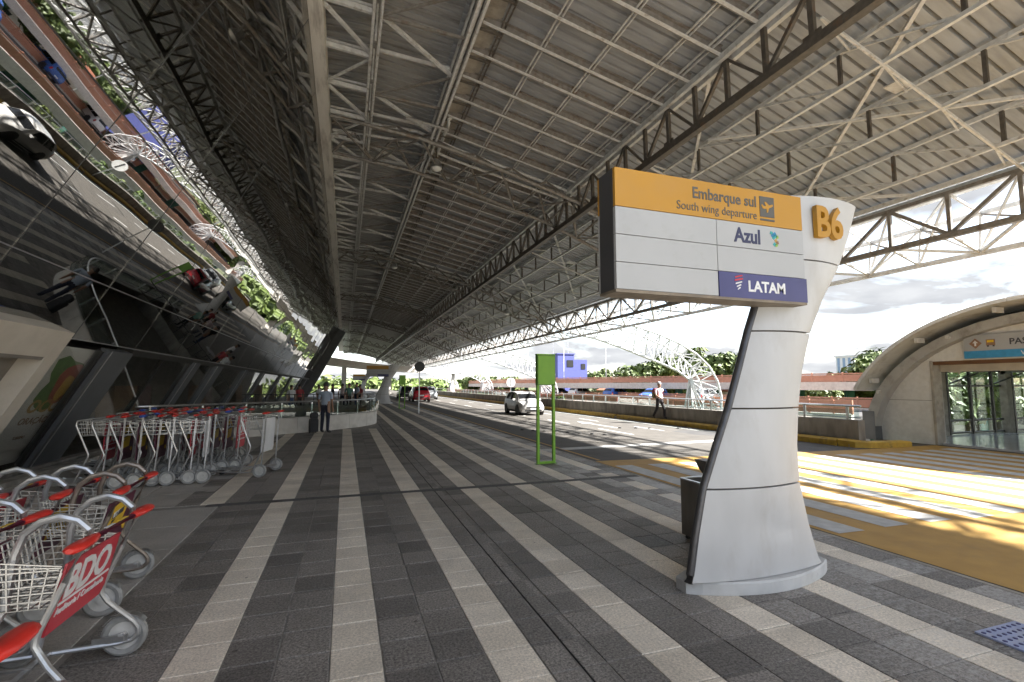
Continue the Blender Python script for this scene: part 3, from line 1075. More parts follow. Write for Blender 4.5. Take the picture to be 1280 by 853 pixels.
# left bays: two double chords tied to the fascia
for x in (0.34, 0.50):
    long_bar('chord', x, 9.33, 0.05, 0.10, 'steel_paint')
    long_bar('chord', x, 9.62, 0.05, 0.07, 'steel_paint')
for x in (2.30, 2.46):
    long_bar('chord', x, 9.24, 0.06, 0.11, 'steel_paint')
    long_bar('chord', x - .03, 9.52, 0.05, 0.07, 'steel_paint')
bl = Bars(can, 'steel_paint', 'strut')
bd = Bars(can, 'steel_brown', 'strut')
k = 0
y_ = -1.7
while y_ < 128:
    bl.add((-0.65, y_, 9.50), (0.34, y_, 9.42), 0.07, 0.11)
    if y_ < 69:
        bl.add((-0.65, y_ + .16, 9.72), (0.34, y_ + .16, 9.66), 0.05, 0.06)
    if k % 2 == 0:
        bl.add((-0.65, y_ + 0.1, 9.45), (0.34, y_ + 1.35, 9.42), 0.07, 0.07)
        bl.add((0.52, y_ + 0.06, 9.42), (2.28, y_ + 1.45, 9.36), 0.075, 0.075)
        bd.add((0.50, y_, 9.36), (2.30, y_, 9.30), 0.05, 0.06)
    else:
        bl.add((-0.65, y_ + 1.35, 9.45), (0.34, y_ + 0.1, 9.42), 0.05, 0.05)
        bl.add((0.50, y_, 9.62), (2.30, y_, 9.52), 0.05, 0.08)
        bd.add((0.52, y_ + 1.4, 9.36), (2.28, y_ + 0.1, 9.34), 0.05, 0.05)
    for x in (0.42, 2.38):
        bl.add((x, y_ + .7, 9.30), (x, y_ + .7, 9.64), 0.04, 0.04)
        bl.add((x, y_, 9.62), (x, y_ + .7, 9.32), 0.035, 0.035)
    y_ += 1.45
    k += 1
bl.done(); bd.done()
# closing panels between the double chord and the purlins
pl = MB(); pl.box((0, 0, 0), (0.44, 0.93, 0.02), Matrix.Rotation(R(-10), 3, 'Y') if False else None)
pm_ = pl.mesh('soffit_panel', 'concrete')
i = 0
y_ = 6.5 - 0.95 * 9
purlin_y = []
while y_ < 128:
    purlin_y.append(y_); y_ += 0.95
for y_ in [q_ for q_ in purlin_y if q_ < 62]:
    inst('soffit_panel', pm_, can, Matrix.Translation((2.74, y_ + .475, 9.50)))
# purlins: thin Z sections with a pale lower flange
pz = MB()
A_, B_ = Vector((2.56, 0, 9.36)), Vector((7.12, 0, 8.36))
pz.bar(A_, B_, 0.068, 0.020)
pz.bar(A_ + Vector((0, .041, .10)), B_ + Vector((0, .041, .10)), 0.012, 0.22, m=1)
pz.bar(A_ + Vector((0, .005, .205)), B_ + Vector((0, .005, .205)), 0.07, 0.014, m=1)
pz_m = pz.mesh('purlin', ['steel_paint', 'steel_brown'])  # brown web and upper flange carry the section's inner shade as colour
bk = MB(); bk.bar((2.46, 0, 9.30), (3.02, 0, 9.24), 0.05, 0.05); bk.bar((3.0, 0, 9.2), (3.0, 0, 9.42), 0.04, 0.05)
bk_m = bk.mesh('bracket', 'steel_dark')
farp, farb = MB(), MB()
CT = [0.7 + 14.4 * k_ for k_ in range(0, 9)]
for y_ in purlin_y:
    if min(abs(y_ - c) for c in CT) < 0.4:
        continue
    if y_ > 62:
        for mm_, bb_, d_ in ((pz_m, farp, 0), (bk_m, farb, .12)):
            bb_.add([v.co + Vector((0, y_ + d_, 0)) for v in mm_.vertices], [tuple(p_.vertices) for p_ in mm_.polygons])
        continue
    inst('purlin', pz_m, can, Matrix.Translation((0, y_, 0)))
    inst('bracket', bk_m, can, Matrix.Translation((0, y_ + .12, 0)))

struct(farp.build('purlin', 'steel_paint', can), 'stuff')
struct(farb.build('bracket', 'steel_dark', can), 'stuff')


def zmid(x):
    return 9.36 - (x - 2.56) * (1.0 / 4.56)


for x in (3.02, 3.95, 5.15, 6.3):
    for dx in (-.045, .045):
        long_bar('sag_rod', x + dx, zmid(x) + .10, 0.028, 0.034, 'steel_paint' if x > 3.1 else 'steel_dark')
for dx in (-.06, .06):
    long_bar('sag_rod', 6.86 + dx, zmid(6.86) + .10, 0.03, 0.04, 'steel_paint')
# main longitudinal truss
main = MB(); main.box((7.10, (YA + YB) / 2, 8.32), (0.09, YB - YA, 0.13)); mt_ = main.build('main_truss', 'steel_paint', can)
long_bar('top_chord', 7.30, 8.30, 0.09, 0.13, 'steel_paint', parent=mt_)
long_bar('bottom_chord', 7.20, 7.29, 0.16, 0.17, 'steel_dark', parent=mt_)
bm_ = Bars(mt_, 'steel_dark', 'brace')
for i, y_ in enumerate(purlin_y):
    bm_.add((7.20, y_, 8.28), (7.20, y_ + (-.02), 7.36), 0.075, 0.095)
    if i % 2 == 0:
        bm_.add((7.20, y_ + .03, 8.26), (7.20, y_ + .92, 7.36), 0.07, 0.08)
    else:
        bm_.add((7.20, y_ + .03, 7.36), (7.20, y_ + .90, 8.26), 0.045, 0.055)
    if i % 4 == 0:
        inst('gusset', unit_bar('steel_dark'), mt_, bar_matrix((7.2, y_ - .17, 7.42), (7.2, y_ + .17, 7.42), 0.02, 0.16))
bm_.done()


def zright(x):
    return 8.55 - (x - 7.2) * 0.344


# lighter joists between main truss and edge
JX = (8.72, 10.22, 11.72)
for x in JX:
    j_ = MB(); zt = zright(x) - 0.10
    j_.box((x, (YA + YB) / 2, zt), (0.07, YB - YA, 0.08))
    jo = j_.build('joist', 'steel_paint', can)
    zb = zt - 0.68
    long_bar('bottom_chord', x, zb, 0.07, 0.07, 'steel_paint', parent=jo)
    bj = Bars(jo, 'steel_dark', 'brace')
    bj2 = Bars(jo, 'steel_paint', 'brace')
    y_ = -1.6 + (x - 8.7) * .35
    while y_ < 128:
        bj.add((x, y_, zt), (x, y_, zb), 0.055, 0.065)
        bj2.add((x, y_ + .03, zb), (x, y_ + 1.9, zt), 0.045, 0.045)
        y_ += 1.95
    bj.done(); bj2.done()
# plan bracing in the right bay and short ties
br = Bars(can, 'steel_paint', 'plan_brace')
for c in CT:
    for a in (0, 1):
        yc = c + 5.3 + a * 5.4
        zc = lambda x: zright(x) - .16
        br.add((13.1, yc + 5.6, zc(13.1)), (7.3, yc - 3.4, zc(7.3)), 0.07, 0.06)
        br.add((8.6, yc + 3.6, zc(8.6) - .03), (13.1, yc - 3.6, zc(13.1) - .03), 0.07, 0.06)
        inst('hub_plate', unit_bar('steel_paint'), can, bar_matrix((9.8, yc, zc(9.9) - .02), (10.15, yc, zc(10.05) - .02), 0.3, 0.03))
        for (xa, xb) in ((7.3, 8.72), (8.72, 10.22), (10.22, 11.72), (11.72, 13.2)):
            br.add((xa, yc - .55, zright(xa) - .80), (xb, yc + .0, zright(xb) - .16), 0.035, 0.035)
            br.add((xa, yc - .55, zright(xa) - .80), (xb, yc - .55, zright(xb) - .80), 0.04, 0.05)
br.done()
# edge truss: four chords
ed = MB(); ed.box((13.25, (YA + YB) / 2, 6.34), (0.10, YB - YA, 0.10)); et = ed.build('edge_truss', 'steel_paint', can)
long_bar('gutter', 13.52, 6.22, 0.30, 0.16, 'steel_paint', parent=et)
long_bar('bottom_chord', 13.25, 5.12, 0.13, 0.13, 'steel_brown', parent=et)
long_bar('top_chord', 13.28, 6.13, 0.09, 0.09, 'steel_brown', parent=et)
long_bar('outer_chord', 14.45, 5.78, 0.10, 0.10, 'steel_paint', parent=et)
long_bar('outer_chord', 14.30, 4.78, 0.11, 0.11, 'steel_paint', parent=et)
be = Bars(et, 'steel_brown', 'brace')
be2 = Bars(et, 'steel_paint', 'brace')
y_ = -2.0
k = 0
while y_ < 128:
    T_, B2, OT, OB = (13.26, y_, 6.12), (13.25, y_, 5.15), (14.45, y_, 5.76), (14.30, y_, 4.80)
    be.add(T_, B2, 0.07, 0.08)
    be2.add(OT, OB, 0.055, 0.055)
    nx = y_ + 1.3
    if k % 2 == 0:
        be.add((13.26, y_ + .05, 6.08), (13.25, nx - .05, 5.18), 0.08, 0.08)
        be2.add((14.45, y_ + .05, 5.74), (14.30, nx - .05, 4.82), 0.05, 0.05)
        be2.add((13.25, y_, 5.12), (14.30, nx, 4.80), 0.06, 0.06)
    else:
        be.add((13.25, y_ + .05, 5.18), (13.26, nx - .05, 6.08), 0.08, 0.08)
        be2.add((14.30, y_ + .05, 4.82), (14.45, nx - .05, 5.74), 0.05, 0.05)
        be2.add((14.30, y_, 4.80), (13.25, nx, 5.12), 0.06, 0.06)
        be2.add((13.27, y_, 6.10), (14.45, nx, 5.78), 0.05, 0.05)
    be2.add((13.25, y_, 5.12), (14.30, y_, 4.80), 0.055, 0.055)
    be2.add((13.27, y_, 6.10), (14.30, nx, 4.82), 0.045, 0.045)
    be.add((13.25, y_, 5.14), (14.45, nx, 5.76), 0.045, 0.045)
    be2.add((13.27, y_, 6.12), (14.45, y_, 5.78), 0.05, 0.05)
    y_ = nx
    k += 1
be.done(); be2.done()


# transverse trusses: two lower chords and one upper, following the roof
def zlow(x):
    return (9.20 - 0.10 * (x + .65)) if x < 2.4 else ((8.90 - (x - 2.4) * 0.27) if x < 7.2 else (7.60 - (x - 7.2) * 0.41))


def ztop(x):
    return 9.62 if x < 2.4 else (zmid(x) + .02 if x < 7.2 else zright(x) - .16)


for c in CT:
    x0, x1, N_ = -0.6, 13.2, 11
    xs = [x0 + (x1 - x0) * i / N_ for i in range(N_ + 1)]
    t0 = MB()
    t0.tube([(x, c, ztop(x)) for x in xs], 0.055, 6)
    tr = t0.build('cross_truss', 'steel_brown', can)
    for dy in (-1.15, 1.15):
        q = MB(); q.tube([(x, c + dy, zlow(x)) for x in xs], 0.060, 6)
        q.build('bottom_chord', 'steel_brown', tr)
        q = MB(); q.tube([(x, c + dy * .32, ztop(x) - .05) for x in xs], 0.045, 6)
        q.build('top_chord', 'steel_paint', tr)
    bt = Bars(tr, 'steel_brown', 'brace', near=34)
    for i in range(N_):
        xa, xb = xs[i], xs[i + 1]
        xm = (xa + xb) / 2
        for dy in (-1.15, 1.15):
            bt.add((xa, c + dy, zlow(xa)), (xm, c + dy * .3, ztop(xm)), 0.065, 0.065)
            bt.add((xb, c + dy, zlow(xb)), (xm, c + dy * .3, ztop(xm)), 0.065, 0.065)
        if i % 2 == 0:
            bt.add((xa, c - 1.15, zlow(xa)), (xb, c + 1.15, zlow(xb)), 0.05, 0.05)
        else:
            bt.add((xa, c + 1.15, zlow(xa)), (xb, c - 1.15, zlow(xb)), 0.05, 0.05)
    bt.done()

# lamps hanging under the canopy
lamp_labels = ['round clear floodlight hanging from the nearest canopy cross truss', 'round floodlight hanging from the second canopy cross truss',
               'round floodlight under the canopy right of the main truss']
for (x, y_, z), lb in zip(((2.62, 15.3, 8.78), (2.62, 29.6, 8.78), (9.6, 29.0, 6.2)), lamp_labels):
    t = thing('floodlight', lb, 'floodlight', (x, y_, z), 0, 'floodlights under the canopy')
    b = MB(); b.tube([(0, 0, 0.12), (0, 0, .62)], 0.03, 8); b.build('stem', 'steel_dark', t, True)
    b = MB(); b.lathe([(0.05, .26), (0.12, .20), (0.17, .06), (0.19, -.06)], 18); b.build('reflector', 'steel_bright', t, True)
    b = MB(); b.lathe([(0.185, -.065), (0.15, -.12), (0.07, -.15), (0.01, -.155)], 18); b.build('lens', 'lamp_clear', t, True)
# white service pipe along the first cross truss
b = MB(); b.tube([(1.4, 13.2, 9.1), (2.6, 13.2, 8.95), (2.6, 13.2, 9.25), (2.66, 13.2, 9.32), (2.7, 17, 9.32)], 0.05, 8)
b.build('service_pipe', 'steel_paint', can, True)


# ------------------------------------------------------------------ white arch trusses beyond the canopy edge
def arch(c, label):
    t = thing('arch_truss', label, 'arch truss', (24.0, c, -5.2), 0, 'white arch trusses')
    off = Vector((24.0, c, -5.2))
    outer = [(14.0, 6.25), (16.4, 6.05), (18.9, 5.62), (20.8, 5.12), (22.4, 4.55), (23.8, 3.85), (24.9, 2.95), (25.6, 1.9), (25.9, .8), (25.8, -.4), (25.4, -2.4), (25.0, -5.2)]
    inner = [(14.3, 5.15), (16.2, 4.82), (18.2, 4.25), (20.1, 3.62), (21.6, 3.12), (22.9, 2.62), (23.9, 2.0)]
    def fine(l_):
        o2 = []
        for p0_, p1_ in zip(l_[:-1], l_[1:]):
            o2 += [p0_, ((p0_[0] + p1_[0]) / 2, (p0_[1] + p1_[1]) / 2)]
        return o2 + [l_[-1]]
    outer, inner = fine(outer), fine(inner)
    hub = Vector((23.9, c, 2.0))
    W2 = 0.95
    # chords
    for dy in (-W2, W2):
        b_ = MB(); b_.tube([Vector((x, c + dy, z)) - off for x, z in outer], 0.075, 8); b_.build('chord', 'white_steel', t, True)
    b_ = MB(); b_.tube([Vector((x, c, z)) - off for x, z in inner], 0.09, 8); b_.build('chord', 'white_steel', t, True)
    for dx in (-1.7, -.6, .6):
        b_ = MB(); b_.tube([Vector((23.9, c, 2.0)) - off, Vector((23.9 + dx, c, -5.2)) - off], 0.07, 8); b_.build('leg', 'white_steel', t, True)
    bs = Bars(t, 'white_steel', 'brace', near=60, origin=off)
    for i, (x, z) in enumerate(outer[:-1]):
        P_ = [Vector((x, c + s * W2, z)) for s in (-1, 1)]
        bs.add(P_[0], P_[1], 0.06)
        x2, z2 = outer[i + 1]
        if i % 2:
            bs.add(P_[0], Vector((x2, c + W2, z2)), 0.05)
        else:
            bs.add(P_[1], Vector((x2, c - W2, z2)), 0.05)
        if i < len(inner):
            q = Vector((inner[i][0], c, inner[i][1]))
            qs = [q] + ([Vector((inner[i + 1][0], c, inner[i + 1][1]))] if i + 1 < len(inner) else [])
        else:
            qs = [hub]
        for q in qs:
            for p_ in P_:
                bs.add(p_, q, 0.06)
    bs.done()
    return t


arch(29.5, 'nearest white steel arch truss curving down beyond the parapet')
arch(58.3, 'second white steel arch truss behind the green sign')
arch(87.1, 'third white steel arch truss far along the road')
arch(115.9, 'fourth white steel arch truss farthest along the road')

# ------------------------------------------------------------------ sign pylons
PL_Z = [0.10, 0.16, 0.45, 0.81, 1.13, 1.44, 1.78, 2.11, 2.44, 2.76, 3.08, 3.38]
PL_L = [2.60, 2.62, 2.68, 2.77, 2.91, 3.05, 3.18, 3.30, 3.44, 3.57, 3.69, 3.80]
PL_R = [3.97, 3.93, 3.84, 3.76, 3.755, 3.79, 3.86, 3.975, 4.16, 4.39, 4.55, 4.67]


def interp(xs, ys_, x):
    for i in range(len(xs) - 1):
        if x <= xs[i + 1]:
            t = (x - xs[i]) / (xs[i + 1] - xs[i])
            t = max(0.0, t)
            return ys_[i] + (ys_[i + 1] - ys_[i]) * t
    return ys_[-1]


def pylon(label, loc, near=True, group='boarding sign pylons', dark='near'):
    """loc is where the pylon's own origin (x=3.3, y=3.35) stands"""
    t = thing('sign_pylon', label, 'sign', loc, 0, group)
    OX, OY = 3.30, 3.35

    def dent(x, z):
        if not near:
            return 0.0
        d1 = .020 * math.exp(-((x - .02) / .17) ** 2 - ((z - .50) / .13) ** 2)
        d2 = .012 * math.exp(-((x - .22) / .10) ** 2 - ((z - .44) / .05) ** 2)
        d3 = .006 * math.exp(-((x - .30) / .2) ** 2 - ((z - 1.75) / .2) ** 2)
        d4 = .014 * math.exp(-((x + .55) / .08) ** 2 - ((z - .22) / .10) ** 2)
        return d1 + d2 + d3 + d4

    def ring(z, grow=0.0):
        l, r_ = interp(PL_Z, PL_L, z) - OX - grow, interp(PL_Z, PL_R, z) - OX + grow
        n_ = 21 if near else 4
        pts_ = []
        for i in range(n_):
            u = i / (n_ - 1)
            pts_.append(Vector((l + (r_ - l) * u, -0.095 - 0.085 * math.sin(math.pi * u) ** .8 - grow + dent(l + (r_ - l) * u, z), z)))
        for i in range(n_):
            u = 1 - i / (n_ - 1)
            pts_.append(Vector((l + (r_ - l) * u, -0.035 + 0.085 * math.sin(math.pi * u) ** .8 + grow, z)))
        return pts_
    # plinth
    pts_ = []
    n_ = 15
    for i in range(n_):
        u = i / (n_ - 1)
        pts_.append((-0.70 + 1.52 * u, -0.02 - 0.22 * math.sin(math.pi * u) ** 0.8))
    for i in range(n_):
        u = 1 - i / (n_ - 1)
        pts_.append((-0.70 + 1.52 * u, 0.10 + 0.20 * math.sin(math.pi * u) ** 0.8))
    b_ = MB()
    b_.loft([[Vector((x, y, z)) for x, y in pts_] for z in (0.0, 0.085)] + [[Vector((x * .985 + .001, y * .96, 0.10)) for x, y in pts_]])
    b_.build('plinth', 'plinth', t)
    # cladding panels with open joints
    joints = [0.10, 0.81, 1.45, 2.11, 2.765, 3.385]
    for a, c in zip(joints[:-1], joints[1:]):
        lo, hi = a + 0.007, c - 0.007
        zs = [lo + (hi - lo) * i_ / (16 if near else 3) for i_ in range((16 if near else 3) + 1)]
        b_ = MB(); b_.loft([ring(z) for z in zs])
        b_.build('cladding_panel', 'pylon_panel', t, near)
    b_ = MB(); b_.loft([ring(z, -0.03) for z in PL_Z[1:] + [3.375]])
    b_.build('core', 'pylon_joint', t)
    # dark edge tube on the leading side
    b_ = MB(); b_.tube([(interp(PL_Z, PL_L, z) - OX - .010, -0.065, z) for z in PL_Z if z < 2.5], 0.034, 10)
    b_.build('edge_tube', 'pylon_tube', t, True)
    # sign box
    xl, xr, zb, zt = 1.845 - OX, 3.688 - OX, 2.345, 3.268
    yf = 3.05 - OY
    sb = MB(); sb.box(((xl + xr) / 2, yf + 0.115, (zb + zt) / 2), (xr - xl, 0.20, zt - zb))
    box = sb.build('sign_box', 'sign_dark', t)
    b_ = MB()
    b_.box(((xl + xr) / 2, yf + 0.1, zb - .012), (xr - xl + .012, 0.235, 0.022))
    b_.build('sign_rim', 'sign_rim', box)
    zy = 2.968
    zr = [zy, 2.757, 2.548, zb]
    xm = 2.768 - OX
    for side in ((-1, 1) if near else (-1,)):
        fy = yf if side < 0 else yf + 0.23

        def panel(x0, x1, z0, z1, mat, d=0.0):
            q = MB(); q.box(((x0 + x1) / 2, fy + side * d, (z0 + z1) / 2), (x1 - x0 - .006, 0.03, z1 - z0 - .006))
            return q.build('sign_panel', mat, box)
        panel(xl, xr, zy, zt, 'sign_yellow')
        for i in range(3):
            panel(xl, xm, zr[i + 1], zr[i], 'sign_white')
            if i < 2:
                panel(xm, xr, zr[i + 1], zr[i], 'sign_white')
        panel(xm, xr + .012, zr[3] - .006, zr[2], 'sign_blue', 0.006)
    f = yf - 0.0165
    rt_, up2 = (1, 0, 0), (0, 0, 1)
    if near:
        lettering('lettering', 'Embarque sul', 0.128, 'letter_dark', box, (3.19 - OX, f, 3.118), rt_, up2, align='RIGHT', bold=0.0022, sx=.93)
        lettering('lettering', 'South wing departure', 0.098, 'letter_dark', box, (3.19 - OX, f, 3.012), rt_, up2, align='RIGHT', sx=.93)
        # departure pictogram
        b_ = MB(); b_.box((3.30 - OX, f, 3.13), (0.155, 0.004, 0.175)); pic = b_.build('pictogram', 'letter_dark', box)
        b_ = MB(); b_.box((3.30 - OX, f, 3.018), (0.155, 0.004, 0.016)); b_.build('pictogram_bar', 'letter_dark', pic)
        cx, cz = 3.30 - OX, 3.125
        pln = [(-.064, .018), (-.05, .022), (-.038, .008), (-.012, .012), (-.03, .045), (-.015, .048), (.022, .020), (.05, .032), (.062, .030), (.064, .020), (.05, .010),
               (.018, -.004), (.006, -.042), (-.006, -.044), (-.008, -.010), (-.038, -.014), (-.05, -.010)]
        b_ = MB(); b_.prism([(cx + u, cz + v) for u, v in pln], f - .005, f - .0025, lambda u, v, w: (u, w, v)); b_.build('pictogram_plane', 'sign_yellow', pic)
        lettering('lettering', 'Azul', 0.168, 'letter_navy', box, (2.945 - OX, f, 2.806), rt_, up2, bold=0.0045, sx=.90)
        dots = [(0.0, .05, 'letter_teal'), (.035, .045, 'letter_blue'), (.062, .02, 'letter_green'), (.022, .012, 'letter_teal'), (.046, -.012, 'letter_gold'),
                (.062, -.028, 'letter_brown'), (.03, -.045, 'letter_teal'), (.045, .028, 'letter_teal'), (.012, .03, 'letter_blue'), (.05, -.05, 'letter_green')]
        for dx, dz, mt in dots:
            b_ = MB(); b_.box((3.335 - OX + dx, f, 2.862 + dz), (0.026, 0.004, 0.026), Matrix.Rotation(R(20 + dx * 900), 3, 'Y')); b_.build('logo_piece', mt, box)
        f2 = f - 0.006
        lettering('lettering', 'LATAM', 0.122, 'letter_white', box, (3.055 - OX, f2, 2.402), rt_, up2, bold=0.0035, sx=1.02)
        for i, (wd, dz) in enumerate(((.075, .062), (.085, .036), (.066, .010), (.046, -.014), (.028, -.036))):
            b_ = MB()
            x0, z0 = 2.965 - OX - wd / 2, 2.452 + dz
            b_.prism([(x0, z0 - .012), (x0 + wd, z0 + .006), (x0 + wd - .004, z0 + .016), (x0 + .002, z0)], f2 - .002, f2 + .002, lambda u, v, w: (u, w, v))
            b_.build('logo_piece', 'letter_red' if i < 2 else 'letter_white', box)
        # raised B6
        b6 = lettering('bay_number', 'B6', 0.40, 'sign_yellow', t, (3.965 - OX, -0.205, 2.985), (1, 0.0, 0), (0, 0, 1), extrude=0.022, bold=0.010, sx=.80)
    return t


pylon('tall white fin-shaped pylon with yellow boarding sign marked B6', (3.30, 3.35, 0))
pylon('far white fin-shaped sign pylon with yellow band beyond the curved wall', (3.15, 43.6, 0), near=False)
pylon('smallest white sign pylon with yellow band behind the far pylon', (2.6, 82.0, 0), near=False)

# ------------------------------------------------------------------ litter bin behind the pylon
t = thing('litter_bin', 'grey metal litter bin with ashtray behind the sign pylon', 'litter bin', (3.73, 4.34, 0))
b = MB()
o_ = [(-.22, -.18), (.22, -.18), (.22, .18), (-.22, .18)]
for (x0, y0), (x1, y1) in zip(o_, o_[1:] + o_[:1]):
    c = Vector(((x0 + x1) / 2, (y0 + y1) / 2, .33)); L_ = math.hypot(x1 - x0, y1 - y0)
    b.box(c, (L_ + .012 if abs(x1 - x0) > .1 else .012, .012 if abs(x1 - x0) > .1 else L_ - .012, .58))
b.box((0, 0, .05), (.40, .32, .02))
b.build('body', 'bin_metal', t)
for (x0, y0), (x1, y1) in zip(o_, o_[1:] + o_[:1]):
    b = MB(); b.bar((x0, y0, .63), (x1, y1, .63), .035, .012); b.build('rim', 'steel_bright', t)
b = MB(); b.tube([(.10, .0, .30), (.10, .0, .80)], .018, 8); b.build('ashtray_post', 'bin_metal', t, True)
b = MB()
b.loft([[Vector((.02 + sx * k, sy * k, z)) for sx, sy in ((-.13, -.09), (.17, -.09), (.17, .09), (-.13, .09))] for z, k in ((.66, .35), (.74, .72), (.84, 1.0), (.843, .94), (.76, .66))])
b.build('ashtray', 'bin_metal', t)
for sx, sy in ((-.18, -.14), (.18, -.14), (.18, .14), (-.18, .14)):
    b = MB(); b.box((sx, sy, .02), (.04, .04, .04)); b.build('foot', 'rubber', t)


# ------------------------------------------------------------------ green frame signs
def green_sign(label, loc):
    t = thing('green_sign', label, 'sign', loc, R(5), 'green bay signs')
    for s in (-1, 1):
        b_ = MB(); b_.box((s * .185, 0, .82), (.055, .055, 1.64)); b_.build('post', 'green_paint', t)
    b_ = MB(); b_.box((0, 0, .028), (.31, .050, .05)); b_.build('bottom_bar', 'green_paint', t)
    b_ = MB(); b_.box((0, -.0, 1.955), (.43, .09, .64)); pn = b_.build('panel', 'green_dark', t)
    b_ = MB(); b_.box((0, -.05, 1.955), (.40, .012, .60)); b_.build('panel_face', 'green_paint', pn)
    b_ = MB(); b_.box((0, 0, 2.285), (.44, .10, .022)); b_.build('panel_cap', 'green_paint', pn)
    for s in (-1, 1):
        b_ = MB(); b_.box((s * .185, 0, .006), (.11, .11, .012)); b_.build('foot_plate', 'green_dark', t)
    return t


green_sign('near green metal sign on a two-post frame by the kerb', (4.02, 9.52, 0.001))
green_sign('far green metal sign on a two-post frame before the red car', (3.75, 34.4, 0.001))

# ------------------------------------------------------------------ traffic sign poles
t = thing('traffic_sign', 'dark round traffic sign on a thin grey pole at the kerb', 'traffic sign', (4.05, 28.3, 0))
b = MB(); b.tube([(0, 0, 0), (0, 0, 2.95)], .032, 8); b.build('pole', 'tube_grey', t, True)
b = MB(); b.lathe([(.30, -.008), (.30, .008)], 24, Matrix.Translation((0, -.045, 2.68)) @ Matrix.Rotation(R(90), 4, 'X')); b.build('disc', 'sign_disc_dark', t)
t = thing('traffic_sign', 'white round traffic sign on a pole against the far parapet', 'traffic sign', (13.62, 40.0, .085))
b = MB(); b.tube([(0, 0, 0), (0, 0, 2.1)], .035, 8); b.build('pole', 'tube_grey', t, True)
b = MB(); b.lathe([(.40, -.008), (.40, .008)], 24, Matrix.Translation((0, -.05, 1.75)) @ Matrix.Rotation(R(90), 4, 'X')); b.build('disc', 'sign_disc', t)
b = MB(); b.box((0, -.064, 1.75), (.08, .01, .62)); b.build('disc_bar', 'sign_disc_dark', t)

# ------------------------------------------------------------------ road studs
stud = MB().lathe([(.075, 0), (.07, .02), (.03, .04)], 8)
sm_ = stud.mesh('road_stud', 'car_trim')
srow = [(6.2 + i * .30, 16.9 - i * .33) for i in range(8)]
srow2 = [(10.3, 16.9), (10.9, 16.7), (11.4, 16.5), (12.5, 16.2), (12.9, 16.0)]
for row, lb, gr in ((srow, 'small dark road stud in the diagonal row near the green sign', 'diagonal row of road studs'),
                    (srow2, 'small dark road stud on the lanes beyond the stop line', 'road studs on the far lanes')):
    for (x, y_) in row:
        o = inst('road_stud', sm_); o.location = (x, y_, road_z(x) + .001)
        tag(o, lb, 'road stud', gr)

# ------------------------------------------------------------------ curved low wall with handrail beside the stairwell
lw = thing('curved_low_wall', 'curved low concrete wall with steel handrail behind the standing man', 'low wall', (-2.0, 17.6, 0))
LO = Vector((-2.0, 17.6, 0))
plan = [(-5.35, 15.3), (-4.4, 16.1), (-3.4, 16.9), (-2.4, 17.62), (-1.5, 18.2), (-0.6, 18.85), (0.2, 19.6), (0.85, 20.5), (1.25, 21.5), (1.36, 22.6), (1.36, 25.0), (1.36, 28.5), (1.36, 33.0)]


def smooth_path(pts_, n_):
    out = []
    m_ = len(pts_) - 1
    for i in range(n_ + 1):
        t = m_ * i / n_
        k_ = min(int(t), m_ - 1); u = t - k_
        p0, p1, p2, p3 = [Vector(pts_[max(0, min(m_, k_ + d))]) for d in (-1, 0, 1, 2)]
        out.append(0.5 * ((2 * p1) + (p2 - p0) * u + (2 * p0 - 5 * p1 + 4 * p2 - p3) * u * u + (3 * p1 - p0 - 3 * p2 + p3) * u ** 3))
    return out


pp = smooth_path(plan, 48)
nseg = 12
for sgi in range(nseg):
    ring_ = []
    for i in range(sgi * 4, sgi * 4 + 5):
        a = pp[max(i - 1, 0)]; c = pp[min(i + 1, len(pp) - 1)]
        tv = (c - a).normalized(); nv = Vector((-tv.y, tv.x))
        p_ = pp[i]
        if i == sgi * 4 + 4 and sgi < nseg - 1:
            p_ = p_ - tv * .012
        ring_.append([Vector((p_.x - nv.x * .0, p_.y - nv.y * .0, 0)) - LO, Vector((p_.x, p_.y, .50)) - LO,
                      Vector((p_.x + nv.x * .03, p_.y + nv.y * .03, .53)) - LO, Vector((p_.x + nv.x * .2, p_.y + nv.y * .2, .53)) - LO,
                      Vector((p_.x + nv.x * .2, p_.y + nv.y * .2, 0)) - LO])
    b = MB(); b.loft(ring_); b.build('wall_panel', 'concrete_pale', lw)
rail = []
for i, p_ in enumerate(pp):
    a = pp[max(i - 1, 0)]; c = pp[min(i + 1, len(pp) - 1)]
    tv = (c - a).normalized(); nv = Vector((-tv.y, tv.x))
    q = Vector((p_.x + nv.x * .1, p_.y + nv.y * .1, 1.06))
    rail.append(q - LO)
    if i % 4 == 2 or i == len(pp) - 1:
        b = MB(); b.box((q.x - LO.x, q.y - LO.y, .78), (.05, .05, .5), Matrix.Rotation(math.atan2(tv.y, tv.x), 3, 'Z'))
        b.build('rail_post', 'steel_bright', lw)
b = MB(); b.tube([Vector((-5.0, 15.6, 1.06)) - LO] + rail[1:], .03, 8); b.build('handrail', 'steel_bright', lw, True)
b = MB()
b.add([tuple(Vector((p_.x + .1, p_.y + .08, .56)) - LO) for p_ in pp] + [tuple(Vector((p_.x + .1, p_.y + .08, .98)) - LO) for p_ in pp],
      [(i, i + 1, len(pp) + i + 1, len(pp) + i) for i in range(len(pp) - 1)])
gi = b.build('glass_infill', 'rail_glass', lw)
sl = gi.modifiers.new("thickness", 'SOLIDIFY'); sl.thickness = 0.008

